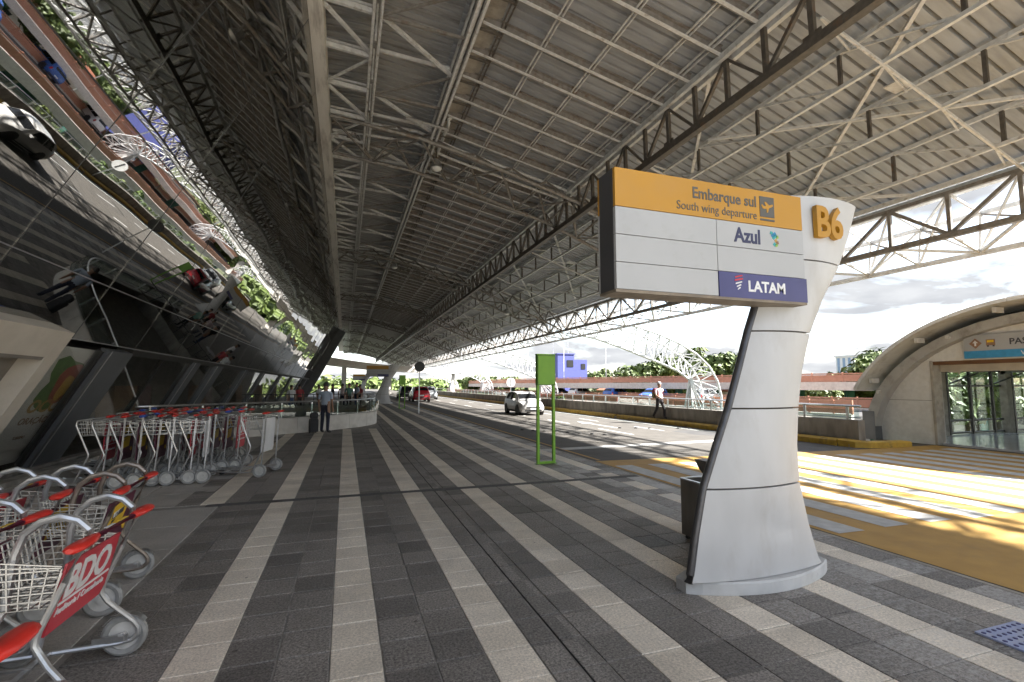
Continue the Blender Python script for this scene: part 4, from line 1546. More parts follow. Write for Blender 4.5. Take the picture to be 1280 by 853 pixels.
# terrace beyond the stairwell: low wall and black railing
t = thing('terrace_railing', 'black railing on a low wall round the terrace beyond the stairwell', 'railing', (-2, 27.5, 0))
b = MB(); b.box((0.3, 0, .28), (6.4, .22, .56)); b.build('wall', 'concrete_dark', t)
for i in range(14):
    b = MB(); b.box((-2.7 + i * .45, 0, .84), (.03, .03, .58)); b.build('baluster', 'black_frame', t)
b = MB(); b.box((.3, 0, 1.14), (6.4, .05, .04)); b.build('top_rail', 'black_frame', t)

# far curved overhead beam crossing the road
t = thing('curved_gantry', 'curved pale overhead beam crossing far down the road', 'overhead beam', (5, 95, 0))
gp = smooth_path([(-9, -22), (-3, -8), (3, 0), (12, 4), (24, 5)], 24)
ring_ = []
for i, p_ in enumerate(gp):
    a = gp[max(i - 1, 0)]; c = gp[min(i + 1, len(gp) - 1)]
    tv = (c - a).normalized(); nv = Vector((-tv.y, tv.x)) * 0.8
    zz = 4.6 - .035 * i
    ring_.append([Vector((p_.x + nv.x * s, p_.y + nv.y * s, z)) for s, z in ((-1, zz), (1, zz), (1, zz + .9), (-1, zz + 1.1))])
b = MB(); b.loft(ring_); b.build('beam', 'concrete_pale', t)
for i in (4, 12, 20):
    b = MB(); b.tube([Vector((gp[i].x, gp[i].y, -.1)), Vector((gp[i].x, gp[i].y, 4.62 - .035 * i))], .35, 12); b.build('column', 'concrete_pale', t, True)

# ------------------------------------------------------------------ luggage trolleys
def cart_proto(hz, tube_mat, grip, ad, near):
    t = thing('luggage_cart', 'x', 'luggage cart', (0, 0, 0), 0)
    n_ = 8 if near else 6
    r_ = 0.0155 if near else 0.014
    for s in (-1, 1):
        y_ = s * .30
        path = [(.12, y_, hz - .01), (.055, y_, .68), (-.035, y_ * 1.03, .45), (-.04, y_ * 1.04, .40), (-.01, y_ * 1.05, .35), (.03, y_ * 1.1, .30), (.12, y_ * 1.16, .205), (.145, y_ * 1.17, .165), (.145, y_ * 1.17, .125),
                (.115, y_ * 1.17, .095), (.05, y_ * 1.15, .085), (-.35, y_ * 1.05, .085), (-.80, y_ * .85, .10), (-.86, y_ * .80, .13)]
        if near:
            ho = MB(); ho.tube([(.125, y_ * .8, hz), (.115, y_ * .8, hz + .05), (.065, y_ * .8, hz + .10), (-.01, y_ * .8, hz + .125), (-.09, y_ * .8, hz + .105), (-.155, y_ * .8, hz + .05), (-.185, y_ * .8, hz - .05),
                (-.20, y_ * .85, hz - .3), (-.27, y_ * .95, .40), (-.33, y_ * 1.0, .09)], .0195, n_)
            ho.build('hoop', tube_mat, t, True)
        if not near:
            path = [(.12, y_, hz), (.10, y_, .6), (.075, y_ * 1.1, .13), (.05, y_ * 1.12, .09), (0, y_ * 1.1, .085), (-.35, y_ * 1.05, .085), (-.80, y_ * .85, .10), (-.86, y_ * .80, .13)]
            zz_ = MB(); zz_.tube([(.09, y_, hz - .05), (-.10, y_, hz - .035), (-.30, y_, hz - .06), (-.31, y_, hz - .13), (-.13, y_, .54), (-.14, y_, .48), (-.30, y_, .09)], .014, n_)
            zz_.build('brace_frame', tube_mat, t, True)
        b_ = MB(); b_.tube(path, r_, n_); b_.build('side_frame', tube_mat, t, True)
        # wheels
        w = MB()
        Mx = Matrix.Translation((.07, s * .37, .12)) @ Matrix.Rotation(R(90), 4, 'X')
        w.ring([(.082, -.016), (.105, -.022), (.12, -.012), (.12, .012), (.105, .022), (.082, .016)], 26 if near else 14, Mx)
        wh = w.build('wheel', 'wheel_grey', t, True)
        h_ = MB()
        h_.lathe([(.083, -.007), (.083, .007)], 18 if near else 12, Mx)
        h_.lathe([(.024, -.032), (.024, .032)], 10, Mx)
        h_.build('hub', 'hub_grey', wh, False)
        if near:
            for k_ in range(6):
                a = k_ * math.pi / 3
                sp = MB(); sp.bar((.07 + .024 * math.cos(a), s * .37, .12 + .024 * math.sin(a)), (.07 + .074 * math.cos(a), s * .37, .12 + .074 * math.sin(a)), .012, .022)
                sp.build('spoke', 'wheel_grey', wh)
            fd = MB()
            rg = []
            for k_ in range(9):
                a = R(35 + k_ * 14)
                rg.append([Vector((.07 + rr * math.cos(a), s * .37 + yy, .12 + rr * math.sin(a))) for rr, yy in ((.127, -.024), (.130, -.024), (.130, .024), (.127, .024))])
            fd.loft(rg); fd.build('mudguard', 'steel_bright', wh)
        br_ = MB(); br_.bar((.07, s * .31, .12), (.07, s * .38, .12), .03, .03); br_.bar((-.08, s * .335, .105), (.1, s * .335, .12), .012, .04); br_.build('axle_bracket', 'steel_bright', t)
    # handle
    b_ = MB(); b_.tube([(.13, -.24, hz + .005), (.13, .24, hz + .005)], .019, n_); b_.build('handle_sleeve', 'sleeve' if near else grip, t, True)
    for s in (-1, 1):
        b_ = MB()
        rg = []
        for k_, (yy, wx, wz) in enumerate(((.20, .018, .018), (.24, .026, .022), (.30, .042, .022), (.39, .044, .022), (.435, .034, .020), (.45, .016, .012))):
            rg.append([Vector((.13 + wx * math.cos(2 * math.pi * j / 10), s * yy, hz + .005 + wz * math.sin(2 * math.pi * j / 10))) for j in range(10)])
        b_.loft(rg); b_.build('grip', grip, t, True)
    if near:
        b_ = MB(); b_.box((.135, .07, hz + .0255), (.02, .10, .002)); b_.build('handle_label', 'ad_yellow', t)
        b_ = MB(); b_.box((.135, -.08, hz + .0255), (.016, .09, .002)); b_.build('handle_label', 'letter_white', t)
    # wire basket
    b_ = MB()
    wr = .0055 if near else .008
    zt, zb = hz - .02, hz - .30
    xr, xf, xfb = (.03, -.36, -.30) if near else (.06, -.30, -.26)
    ny, nz, nx = (13, 7, 7) if near else (6, 4, 3)

    def wire(p, q):
        b_.bar(p, q, wr, wr)
    for i in range(ny + 1):
        y_ = -.28 + .56 * i / ny
        wire((xf, y_, zt - .03), (xfb, y_, zb)); wire((xr - .04, y_, zb), (xfb, y_, zb)); wire((xr, y_, zt - .12), (xr - .04, y_, zb))
    for i in range(nz + 1):
        u = i / nz
        z = zb + (zt - .03 - zb) * u
        x = xfb + (xf - xfb) * u
        wire((x, -.28, z), (x, .28, z))
        for s in (-.28, .28):
            wire((x, s, z), (xr - .04 + .04 * u, s, z - (.0 if u < .7 else .06 * (u - .7) / .3)))
        if i <= nz * .7:
            wire((xr - .04 + .04 * u, -.28, z), (xr - .04 + .04 * u, .28, z))
    for i in range(nx + 1):
        u = i / nx
        x = xr - .04 + (xfb - xr + .04) * u
        wire((x, -.28, zb), (x, .28, zb))
        for s in (-.28, .28):
            wire((x, s, zb), (xr + (xf - xr) * u, s, zt - .10 + .07 * u))
    b_.build('wire_basket', 'wire', t)
    # advert panel between the posts
    ps = {'red': ('ad_red', 'ad_red'), 'maroon': ('ad_maroon', 'ad_maroon'), 'pale': ('ad_pale', 'ad_pale')}[ad]
    z0, z1 = .42, hz - .10
    xa, xb = (-.03, .045) if near else (.04, .06)
    b_ = MB()
    pr = [(-.275, 0), (-.275, 1), (.275, 1), (.275, .12), (.24, .0)]
    b_.loft([[Vector((xa + (xb - xa) * v + dx, u, z0 + (z1 - z0) * v)) for u, v in pr] for dx in (-.006, .006)])
    pn = b_.build('advert_panel', ps[0], t)
    upv = Vector((xb - xa, 0, z1 - z0)).normalized()

    def at(u, v, o=.009):
        return Vector((xa + (xb - xa) * v + o, u, z0 + (z1 - z0) * v))
    if ad == 'red':
        lettering('lettering', 'BDO', 0.22, 'letter_white', pn, at(-.23, .46), (0, 1, 0), upv, bold=.006, sx=.95)
        lettering('lettering', 'Auditoria / Consultoria', 0.052, 'letter_white', pn, at(-.25, .24), (0, 1, 0), upv, sx=.95)
        q = MB(); q.bar(at(-.25, .40), at(.25, .40), .004, .012); q.build('print_line', 'letter_white', pn)
    elif ad == 'maroon':
        q = MB()
        q.loft([[at(u, v, o) for u, v in ((-.20, .30), (-.20, .86), (.02, .92), (.16, .70), (.10, .34))] for o in (.007, .009)])
        q.build('print_badge', 'ad_yellow', pn)
        q = MB(); q.loft([[at(u, v, o) for u, v in ((-.15, .58), (-.15, .70), (.08, .74), (.08, .62))] for o in (.0092, .0105)]); q.build('print_badge', 'sign_dark', pn)
        lettering('lettering', 'RECIFE', 0.055, 'letter_white', pn, at(-.14, .615, .0115), (0, 1, .05), upv, bold=.001, sx=.9)
        lettering('lettering', 'INDEPENDENTE', 0.03, 'sign_dark', pn, at(-.14, .50, .0095), (0, 1, .05), upv, sx=.9)
        q = MB(); q.lathe([(.035, 0), (.035, .002)], 12, Matrix.Translation(at(.2, .25, .007)) @ Matrix.Rotation(R(90), 4, 'Y')); q.build('print_badge', 'ad_yellow', pn)
    # load platform and front caster
    b_ = MB()
    for x, hw in ((-.28, .31), (-.55, .28), (-.80, .25)):
        b_.bar((x, -hw, .095), (x, hw, .095), .03, .016)
    for y_ in (-.12, 0, .12):
        b_.bar((-.25, y_, .105), (-.84, y_, .105), .02, .012)
    b_.build('platform', 'steel_bright', t)
    b_ = MB(); b_.lathe([(.03, -.015), (.05, -.015), (.05, .015), (.03, .015)], 12, Matrix.Translation((-.74, 0, .05)) @ Matrix.Rotation(R(90), 4, 'X')); b_.build('caster', 'rubber', t, True)
    note_children(t)
    return t


P_near = [cart_proto(.86, 'tube_grey', 'grip_red', 'red', True), cart_proto(.86, 'tube_bronze', 'grip_red', 'maroon', True), cart_proto(.86, 'tube_grey', 'grip_red', 'maroon', True)]
P_far = [cart_proto(1.13, 'tube_grey', 'grip_red', 'maroon', False), cart_proto(1.13, 'tube_grey', 'grip_red', 'red', False),
         cart_proto(1.13, 'tube_grey', 'grip_blue', 'maroon', False), cart_proto(1.13, 'tube_grey', 'grip_red', 'pale', False)]
used = set()


def place_cart(proto, x, y_, rz, label, group):
    if proto.name in used:
        o = copy_tree(proto)
    else:
        o = proto; used.add(proto.name)
    o.location = (x, y_, 0.001)
    o.rotation_euler = (0, 0, rz)
    o['label'] = label
    o['group'] = group
    return o


G1 = 'trolleys nested at the left front'
N3 = P_near
place_cart(N3[2], -1.06, 1.62, R(2), 'trolley at the bottom left corner with only its red grip showing', G1)
place_cart(N3[0], -1.32, 3.36, R(-2), 'nearest full trolley at the left with red advert panel', G1)
place_cart(N3[2], -1.86, 3.40, R(-2), 'second trolley in the near row behind the red panel trolley', G1)
place_cart(N3[0], -2.22, 3.42, R(-2), 'third trolley in the near row at the left picture edge', G1)
place_cart(N3[1], -1.69, 4.74, R(3), 'bronze tubed trolley standing right beyond the red panel trolley', G1)
place_cart(N3[2], -2.04, 4.72, R(3), 'second trolley of the rear near row behind the bronze tubed one', G1)
place_cart(N3[0], -2.40, 4.70, R(3), 'last visible trolley of the rear near row at the left edge', G1)
ordn = ['rightmost', 'second from right', 'third from right', 'fourth from right', 'fifth from right', 'sixth from right', 'seventh from right', 'eighth from right']
random.seed(5)
for (row, y_, xs0, cnt, step, rz) in (('front', 9.85, -2.32, 7, .23, 2), ('middle', 10.95, -1.95, 8, .24, -3), ('rear', 12.1, -2.2, 8, .25, 4)):
    for k in range(cnt):
        pr = P_far[[0, 1, 3, 0, 2, 0, 1, 2][(k + {'front': 0, 'middle': 3, 'rear': 5}[row]) % 8]]
        if row == 'front' and k == 0:
            pr = P_far[3]
        if row == 'middle' and k == 0:
            pr = P_far[1]
        place_cart(pr, xs0 - k * step + random.uniform(-.04, .04), y_ + random.uniform(-.05, .05), R(rz + random.uniform(-3, 3)),
                   f'{ordn[k]} in the {row} row of the trolley park before the glass', 'trolleys parked before the glass facade')
place_cart(P_far[3], -1.38, 10.15, R(-14), 'lone trolley at the right end of the trolley park', 'trolleys parked before the glass facade')

# ------------------------------------------------------------------ barrel-vaulted footbridge building
FB = Vector((16.3, 6.6, -0.10))
fb = thing('footbridge_building', 'barrel-vaulted footbridge entrance with stucco front and dark framed glazing', 'building', FB)


def ell(a, b_, n_, t0=0.0, t1=math.pi):
    return [(a * math.cos(t0 + (t1 - t0) * i / n_), b_ * math.sin(t0 + (t1 - t0) * i / n_)) for i in range(n_ + 1)]


NF = 28
DY0, DY1, DZ = -2.85, 2.84, 2.42
out_ = ell(4.45, 3.38, NF)
# front wall in five pieces round the doorway
b = MB()
left = [(DY1, 0.0)] + [(y_, z) for y_, z in out_ if y_ >= DY1] + [(DY1, 3.38 * math.sqrt(1 - (DY1 / 4.45) ** 2))]
b.prism(left, 0.0, 0.35, lambda u, v, w: (w, u, v))
b.build('front_wall', 'stucco', fb)
b = MB()
right = [(DY0, 3.38 * math.sqrt(1 - (DY0 / 4.45) ** 2))] + [(y_, z) for y_, z in out_ if y_ <= DY0] + [(DY0, 0.0)]
b.prism(right, 0.0, 0.35, lambda u, v, w: (w, u, v)); b.build('front_wall', 'stucco', fb)
top = [(DY1, DZ)] + [(DY1, 3.38 * math.sqrt(1 - (DY1 / 4.45) ** 2))] + [(y_, z) for y_, z in out_ if DY0 < y_ < DY1] + [(DY0, 3.38 * math.sqrt(1 - (DY0 / 4.45) ** 2)), (DY0, DZ)]
b = MB(); b.prism(top, 0.0, 0.35, lambda u, v, w: (w, u, v)); b.build('front_wall', 'stucco', fb)
b = MB(); b.box((-.004, 3.55, 1.28), (.008, 1.38, .014)); b.build('wall_joint', 'concrete_dark', fb)
for yy in (DY0 - .03, DY1 + .03):
    b = MB(); b.box((.15, yy, 1.22), (.36, .07, 2.44)); b.build('door_jamb', 'concrete', fb)
b = MB(); b.box((.17, 0, DZ - .05), (.30, DY1 - DY0, .10)); b.build('door_lintel', 'wood_dark', fb)
b = MB(); b.box((.45, 0, DZ - .2), (.25, DY1 - DY0, .20)); b.build('shutter_box', 'portal_pale', fb)


def vault_band(name, a0, b0, a1, b1, x0, x1, mat, n_=NF, t0=0.0, t1=math.pi):
    o_ = ell(a1, b1, n_, t0, t1); i_ = ell(a0, b0, n_, t0, t1)
    ring = []
    for (yo, zo), (yi, zi) in zip(o_, i_):
        ring.append([Vector((x0, yi, zi)), Vector((x0, yo, zo)), Vector((x1, yo, zo)), Vector((x1, yi, zi))])
    q = MB(); q.loft(ring)
    return q.build(name, mat, fb, True)


vault_band('arch_rib', 4.43, 3.36, 4.74, 3.60, -.30, 0.5, 'vault_grey')
nb = 9
for i in range(nb):
    a0, a1 = R(24) + i * R(132) / nb, R(24) + (i + .992) * R(132) / nb
    vault_band('roof_panel', 4.98, 3.84, 5.08, 3.93, -.85, .62, 'vault_panel', 5, a0, a1)
for i in range(nb):
    a0, a1 = R(38) + i * R(104) / nb, R(38) + (i + .985) * R(104) / nb
    vault_band('roof_panel', 4.97, 3.83, 5.07, 3.92, .63, 30, 'vault_panel', 5, a0, a1)
for i in range(6):
    a = R(30 + i * 24)
    q = MB(); q.box((-.45, 4.88 * math.cos(a), 3.74 * math.sin(a)), (.34, .08, .14), Matrix.Rotation(-a + R(90), 3, 'X') if False else None)
    q.build('roof_bracket', 'vault_panel', fb)
q = MB(); q.box((-.06, 4.58, .45), (.5, .38, .9)); q.build('arch_foot', 'pier_dark', fb)
# inside
b = MB(); b.box((15.2, 0, .02), (30, 9.3, .06)); b.build('floor', 'floor_gloss', fb)
dkv = MB()
for sgn in (1,):
    ring = []
    for (yo, zo) in [(4.36 - 8.72 * i_ / 24, 2.24 + .95 * (1 - ((4.36 - 8.72 * i_ / 24) / 4.36) ** 2)) for i_ in range(25)]:
        ring.append([Vector((.6, yo, zo)), Vector((30, yo, zo))])
    dkv.loft(ring, caps=False, closed_ring=False)
iv = dkv.build('ceiling', 'deck', fb)
sl = iv.modifiers.new("thickness", 'SOLIDIFY'); sl.thickness = 0.03
for k in range(8):
    x = 2.5 + k * 3.6
    q = MB(); q.loft([[Vector((x_, yy, 2.1 + .95 * (1 - (yy / 4.5) ** 2) + dz)) for x_, dz in ((x, -.1), (x + .3, -.1), (x + .3, .12), (x, .12))] for yy in [4.25 - 8.5 * i_ / 16 for i_ in range(17)]]); q.build('inner_rib', 'vault_grey', fb)
    for s in (-1, 1):
        b = MB(); b.box((x + .15, s * 4.22, 1.15), (.3, .22, 2.3)); b.build('column', 'concrete', fb)
# glazed side walls
for s in (-1, 1):
    yw = s * 4.30
    wl_ = MB(); wl_.box((15.2, yw + s * .06, 1.13), (29.5, .012, 2.2)); gp_ = wl_.build('glazing', 'clear_glass', fb)
    for z in (.10, .52, 1.70, 2.22):
        b = MB(); b.box((15.2, yw, z), (29.5, .06, .06)); b.build('glazing_bar', 'black_frame', gp_)
    for k in range(24):
        x = .7 + k * 1.22
        b = MB(); b.box((x, yw - s * .012, 1.14), (.08, .075, 2.2)); b.build('glazing_bar', 'black_frame', gp_)
        if k % 2 == 0 and k < 18:
            b = MB(); b.bar((x + .1, yw - s * .05, 1.78), (x + 1.1, yw - s * .35, 2.15), .03, .05); b.build('vent_stay', 'black_frame', gp_)
# low glass barrier inside
b = MB(); b.box((5.6, 1.9, .62), (.02, 1.3, 1.1)); b.build('glass_barrier', 'clear_glass', fb)
b = MB(); b.box((5.6, 2.6, .58), (.14, .14, 1.15)); b.build('barrier_post', 'black_frame', fb)
# sign over the door
sg = MB(); sg.box((-.05, -.3, 2.77), (.08, 4.6, .64)); sign_ = sg.build('door_sign', 'sign_white', fb)
b = MB(); b.box((-.093, -.3, 2.56), (.012, 4.6, .20)); b.build('sign_band', 'letter_blue', sign_)
b = MB()
b.prism([(1.87, 2.86), (1.73, 3.0), (1.59, 2.86), (1.73, 2.72)], -.098, -.09, lambda u, v, w: (w, u, v)); b.build('pictogram', 'letter_brown', sign_)
b = MB(); b.prism([(1.75, 2.79), (1.75, 2.87), (1.79, 2.87), (1.73, 2.94), (1.67, 2.87), (1.71, 2.87), (1.71, 2.79)], -.104, -.099, lambda u, v, w: (w, u, v)); b.build('pictogram', 'letter_white', sign_)
b = MB(); b.box((-.095, 1.40, 2.87), (.01, .19, .16)); bus = b.build('pictogram', 'letter_brown', sign_)
b = MB(); b.box((-.102, 1.40, 2.90), (.006, .14, .06)); b.build('pictogram', 'ad_yellow', sign_)
for dy in (-.06, .06):
    b = MB(); b.box((-.095, 1.40 + dy, 2.775), (.01, .04, .04)); b.build('pictogram', 'sign_dark', sign_)
lettering('lettering', 'PASSARELA', .22, 'sign_dark', sign_, (-.095, 1.02, 2.79), (0, -1, 0), (0, 0, 1), bold=.004, sx=1.0)
lettering('lettering', 'WALKWAY', .15, 'letter_white', sign_, (-.103, .80, 2.508), (0, -1, 0), (0, 0, 1), bold=.001, sx=1.0)
# small spot lamps on the rib
for a in (R(26), R(62)):
    q = MB(); q.lathe([(.02, 0), (.05, .02), (.055, .1)], 10, Matrix.Translation((-.40, 4.58 * math.cos(a), 3.47 * math.sin(a))) @ Matrix.Rotation(R(-90), 4, 'Y'))
    q.build('spot_lamp', 'hub_grey', fb, True)
# bridge deck under the building, down to the ground
b = MB(); b.box((15.2, 0, -.35), (30, 9.6, .64)); b.build('bridge_deck', 'concrete_dark', fb)
for x in (4, 14, 24):
    b = MB(); b.box((x, 0, -2.9), (.8, 5, 4.5)); b.build('bridge_pier', 'concrete_dark', fb)


# ------------------------------------------------------------------ elevated ramps behind the parapet
def ramp(name, label, path, z, width, railh, beam, pier_mat):
    t = thing(name, label, 'elevated ramp', (path[0][0], path[0][1], -5.2))
    O = Vector((path[0][0], path[0][1], -5.2))
    pts_ = smooth_path(path, 30)
    fr = []
    for i, p_ in enumerate(pts_):
        a = pts_[max(i - 1, 0)]; c = pts_[min(i + 1, len(pts_) - 1)]
        tv = (c - a).normalized(); nv = Vector((tv.y, -tv.x))
        if nv.x < 0:
            nv = -nv
        fr.append((Vector((p_.x, p_.y, 0)), Vector((nv.x, nv.y, 0)), Vector((tv.x, tv.y, 0))))

    def strip(o0, o1, z0, z1, nm, mat):
        q = MB()
        q.loft([[p_ + nv * o0 + Vector((0, 0, z0)) - O, p_ + nv * o1 + Vector((0, 0, z0)) - O, p_ + nv * o1 + Vector((0, 0, z1)) - O, p_ + nv * o0 + Vector((0, 0, z1)) - O] for p_, nv, tv in fr])
        return q.build(nm, mat, t)
    strip(.3, width, z - .22, z, 'deck', 'asphalt')
    strip(0, .3, z - beam, z + .12, 'edge_beam', 'concrete_pale')
    strip(width, width + .3, z - beam, z + .12, 'edge_beam', 'concrete_pale')
    for o_ in (.12, width + .12):
        for k in range(4):
            zz = z + .24 + k * (railh - .24) / 3
            strip(o_, o_ + .06, zz - .055, zz + .055, 'rail_bar', 'orange_rail')
        strip(o_ + .02, o_ + .05, z + .16, z + railh - .1, 'rail_mesh', 'orange_rail')
        for i in range(0, len(fr), 1):
            p_, nv, tv = fr[i]
            q = MB(); q.box(p_ + nv * (o_ + .03) + Vector((0, 0, z + .12 + railh / 2)) - O, (.09, .09, railh)); q.build('rail_post', 'orange_rail', t)
    for i in range(2, len(fr), 3):
        p_, nv, tv = fr[i]
        for o_ in (1.2, width - 1.2):
            q = MB(); q.tube([p_ + nv * o_ + Vector((0, 0, 0)) - Vector((O.x, O.y, 0)), p_ + nv * o_ + Vector((0, 0, z - .2)) - O], .42, 10); q.build('pier', pier_mat, t, True)
    return t


ramp('elevated_ramp', 'lower concrete ramp with orange railing beyond the parapet', [(28.6, 21), (27.4, 29), (26, 39), (24.4, 50), (23, 64), (23, 90), (26, 130)], -.25, 9.0, .85, .75, 'teal_pier')
ramp('elevated_ramp', 'upper concrete ramp with orange railing and parked cars beneath it', [(41.5, 22), (40, 30), (36.5, 44), (31.5, 58), (28.5, 72), (28, 95), (33, 140)], 1.75, 11.0, .82, .60, 'teal_pier')
# orange tiled roofs further back
t = thing('tiled_roof_building', 'long low building with orange tiled roof behind the ramps', 'building', (60, 55, -5.2), R(18))
b = MB(); b.box((0, 0, 2.9), (9, 60, 5.8)); b.build('wall', 'concrete_pale', t)
b = MB(); b.prism([(-5.2, 5.8), (0, 7.5), (5.2, 5.8)], -31, 31, lambda u, v, w: (u, w, v)); b.build('roof', 'orange_roof', t)
for k in range(12):
    b = MB(); b.box((-4.52, -26 + k * 4.7, 3.6), (.06, 2.2, 1.4)); b.build('window', 'glass_dark', t)
t = thing('tiled_roof_building', 'orange roofed building right of the sign pylon beside the footbridge', 'building', (78, 36, -5.2), R(0))
b = MB(); b.box((0, 0, 2.4), (9, 34, 4.8)); b.build('wall', 'concrete_pale', t)
b = MB(); b.prism([(-5.4, 4.8), (0, 6.9), (5.4, 4.8)], -18, 18, lambda u, v, w: (u, w, v)); b.build('roof', 'orange_roof', t)

# violet building
A = Vector((43.43, 96.00, 8.22)); B2_ = Vector((47.40, 96.00, 3.57)); C_ = Vector((50.78, 96.00, 7.13))
t = thing('violet_building', 'violet blue block building rising behind the orange railings', 'building', ((A.x + C_.x) / 2, 96 + 4, -5.2))
ox, oz = (A.x + C_.x) / 2, -5.2
wA = B2_.x - A.x
b = MB(); b.box(((A.x + B2_.x) / 2 - ox, -0.0, (A.z - oz) / 2), (wA, 8, A.z - oz)); bw = b.build('wall', 'violet_wall', t)
b = MB(); b.box(((B2_.x + C_.x) / 2 - ox + .05, .6, (C_.z - oz) / 2), (C_.x - B2_.x, 8, C_.z - oz)); b.build('wall', 'violet_wall', t)
b = MB(); b.box((B2_.x - ox - 1.0, -4.03, A.z - oz - 2.0), (1.5, .08, 1.5)); b.build('window', 'glass_dark', t)
b = MB(); b.box((C_.x - ox - .9, -3.43, C_.z - oz - 1.5), (1.0, .08, 1.2)); b.build('window', 'glass_dark', t)
b = MB(); b.box(((A.x + B2_.x) / 2 - ox, 0, A.z - oz + .1), (wA + .3, 8.3, .2)); b.build('parapet_cap', 'violet_wall', t)
b = MB(); b.box((A.x - ox - .03, -1, A.z - oz - 4.2), (.06, 3.6, .7), Matrix.Rotation(R(12), 3, 'X')); b.build('wall_marking', 'letter_white', t)
for dx in (-2.5, 1.2):
    b = MB(); b.tube([(dx, 1, A.z - oz), (dx, 1, A.z - oz + 3.2)], .06, 6); b.build('antenna', 'white_steel', t)

# striped tower
p0, p1 = Vector((96.35, 70.00, 7.27)), Vector((100.91, 70.00, 7.36))
tc = (p0 + p1) / 2
t = thing('striped_tower', 'tall white and blue striped apartment tower beside the vaulted building', 'building', (tc.x, 70, -5.2))
wd = (p1 - p0).length * 1.25
hh = p0.z + 5.2
b = MB(); b.box((0, 0, hh / 2), (wd, wd, hh)); b.build('wall', 'tower_white', t)
for i in range(5):
    x = -wd / 2 + wd * (i + .5) / 5
    b = MB(); b.box((x, -wd / 2 - .02, hh / 2), (wd / 11, .1, hh * .96)); b.build('window_strip', 'tower_blue', t)
    b = MB(); b.box((-wd / 2 - .02, x, hh / 2), (.1, wd / 11, hh * .96)); b.build('window_strip', 'tower_blue', t)
b = MB(); b.box((0, 0, hh + .15), (wd + .4, wd + .4, .3)); b.build('roof', 'tower_white', t)


# ------------------------------------------------------------------ trees and shrubs
def leaf_mesh(name, rx, ry, rz, n, size, mat, seed, lobes=7, palm=False):
    rnd = random.Random(seed)
    b_ = MB()
    cl = []
    for i in range(lobes):
        a = rnd.uniform(0, 2 * math.pi); r_ = rnd.uniform(.15, .72)
        cl.append((Vector((rx * r_ * math.cos(a), ry * r_ * math.sin(a), rz * rnd.uniform(-.35, .6))), rnd.uniform(.32, .55)))
    cl.append((Vector((0, 0, 0)), .6))
    for i in range(n):
        c, k_ = cl[rnd.randrange(len(cl))]
        v = Vector((rnd.gauss(0, 1), rnd.gauss(0, 1), rnd.gauss(0, 1))).normalized() * (rnd.random() ** .4)
        p_ = c + Vector((v.x * rx * k_, v.y * ry * k_, v.z * rz * k_))
        nrm = (v + Vector((rnd.gauss(0, .5), rnd.gauss(0, .5), rnd.gauss(0, .5) + .4))).normalized()
        x, y, _ = frame_from(nrm)
        a = rnd.uniform(0, 6.28)
        x, y = x * math.cos(a) + y * math.sin(a), y * math.cos(a) - x * math.sin(a)
        s = size * rnd.uniform(.6, 1.3)
        b_.add([p_ - x * s, p_ - y * s * .5 + nrm * s * .12, p_ + x * s, p_ + y * s * .5 + nrm * s * .12], [(0, 1, 2, 3)])
    return b_.mesh(name, mat)


crowns = [leaf_mesh('crown', 4.2, 4.2, 3.0, 2600, .42, 'leaf_a', 1, 9), leaf_mesh('crown', 4.6, 4.6, 2.8, 2600, .42, 'leaf_b', 2, 10), leaf_mesh('crown', 3.8, 3.8, 3.4, 2600, .40, 'leaf_a', 3, 8)]
trunks = []
for k in range(2):
    b = MB()
    b.tube([(0, 0, 0), (.1, .05, 2), (0, .1, 4.2), (.15, 0, 6.2)], [.30, .24, .18, .10], 8)
    for a in range(5):
        an = a * 1.3 + k
        b.tube([(0, .08, 3.6 + a * .3), (1.0 * math.cos(an), 1.0 * math.sin(an), 5.0 + a * .2), (2.4 * math.cos(an), 2.4 * math.sin(an), 6.2 + a * .25)], [.11, .07, .03], 6)
    trunks.append(b.mesh('trunk', 'bark'))


def tree(label, x, y_, h, k, group='trees beyond the ramps'):
    t = thing('broadleaf_tree', label, 'tree', (x, y_, -5.2), random.uniform(0, 6), group)
    s = h / 9.2
    o = inst('trunk', trunks[k % 2], t); o.scale = (s, s, s)
    o = inst('crown', crowns[k % 3], t); o.location = (0, 0, 6.6 * s); o.scale = (s, s, s)
    return t




for i, (x, y_, h_) in enumerate(((41.4, 62, 10.1), (46.9, 64, 11.1), (48.2, 60, 11.2), (54.4, 62, 11.7), (56.3, 60, 11.0), (56.8, 57, 10.8))):
    tree(['leftmost tree of the clump behind the nearest white arch', 'second tree of the clump behind the nearest white arch', 'third tree of the clump behind the nearest white arch',
             'tallest tree of the clump behind the nearest white arch', 'fifth tree of the clump behind the nearest white arch', 'tree just left of the sign pylon at the clump end'][i], x, y_, h_, i)
for i, (x, y_, h_) in enumerate(((55.7, 46, 7.3), (61.3, 48, 7.8), (61.9, 46, 7.4))):
    tree(['tree next to the right edge of the sign pylon', 'middle tree between sign pylon and vaulted building', 'tree touching the vaulted building roof edge'][i], x, y_, h_, i + 1)
for i, (x, y_, h_) in enumerate(((35.1, 120, 8.9), (41.2, 120, 9.1), (62.0, 110, 10.1), (33.0, 130, 9.4))):
    tree(['small far tree above the orange railing left of the green sign', 'small far tree just left of the green sign', 'small far tree right of the violet building',
             'farthest small tree at the left of the orange railing'][i], x, y_, h_, i)
for i, (x, y_) in enumerate(((37, 21.5), (42, 23.5), (47, 25.0), (52, 27), (57, 27), (46, 31), (55, 33), (63, 31))):
    tree(['first', 'second', 'third', 'fourth', 'fifth', 'sixth', 'seventh', 'eighth'][i] + ' tree from the left seen through the footbridge glazing', x, y_, 7.6 + (i % 3) * .9, i, 'trees seen through the footbridge glazing')
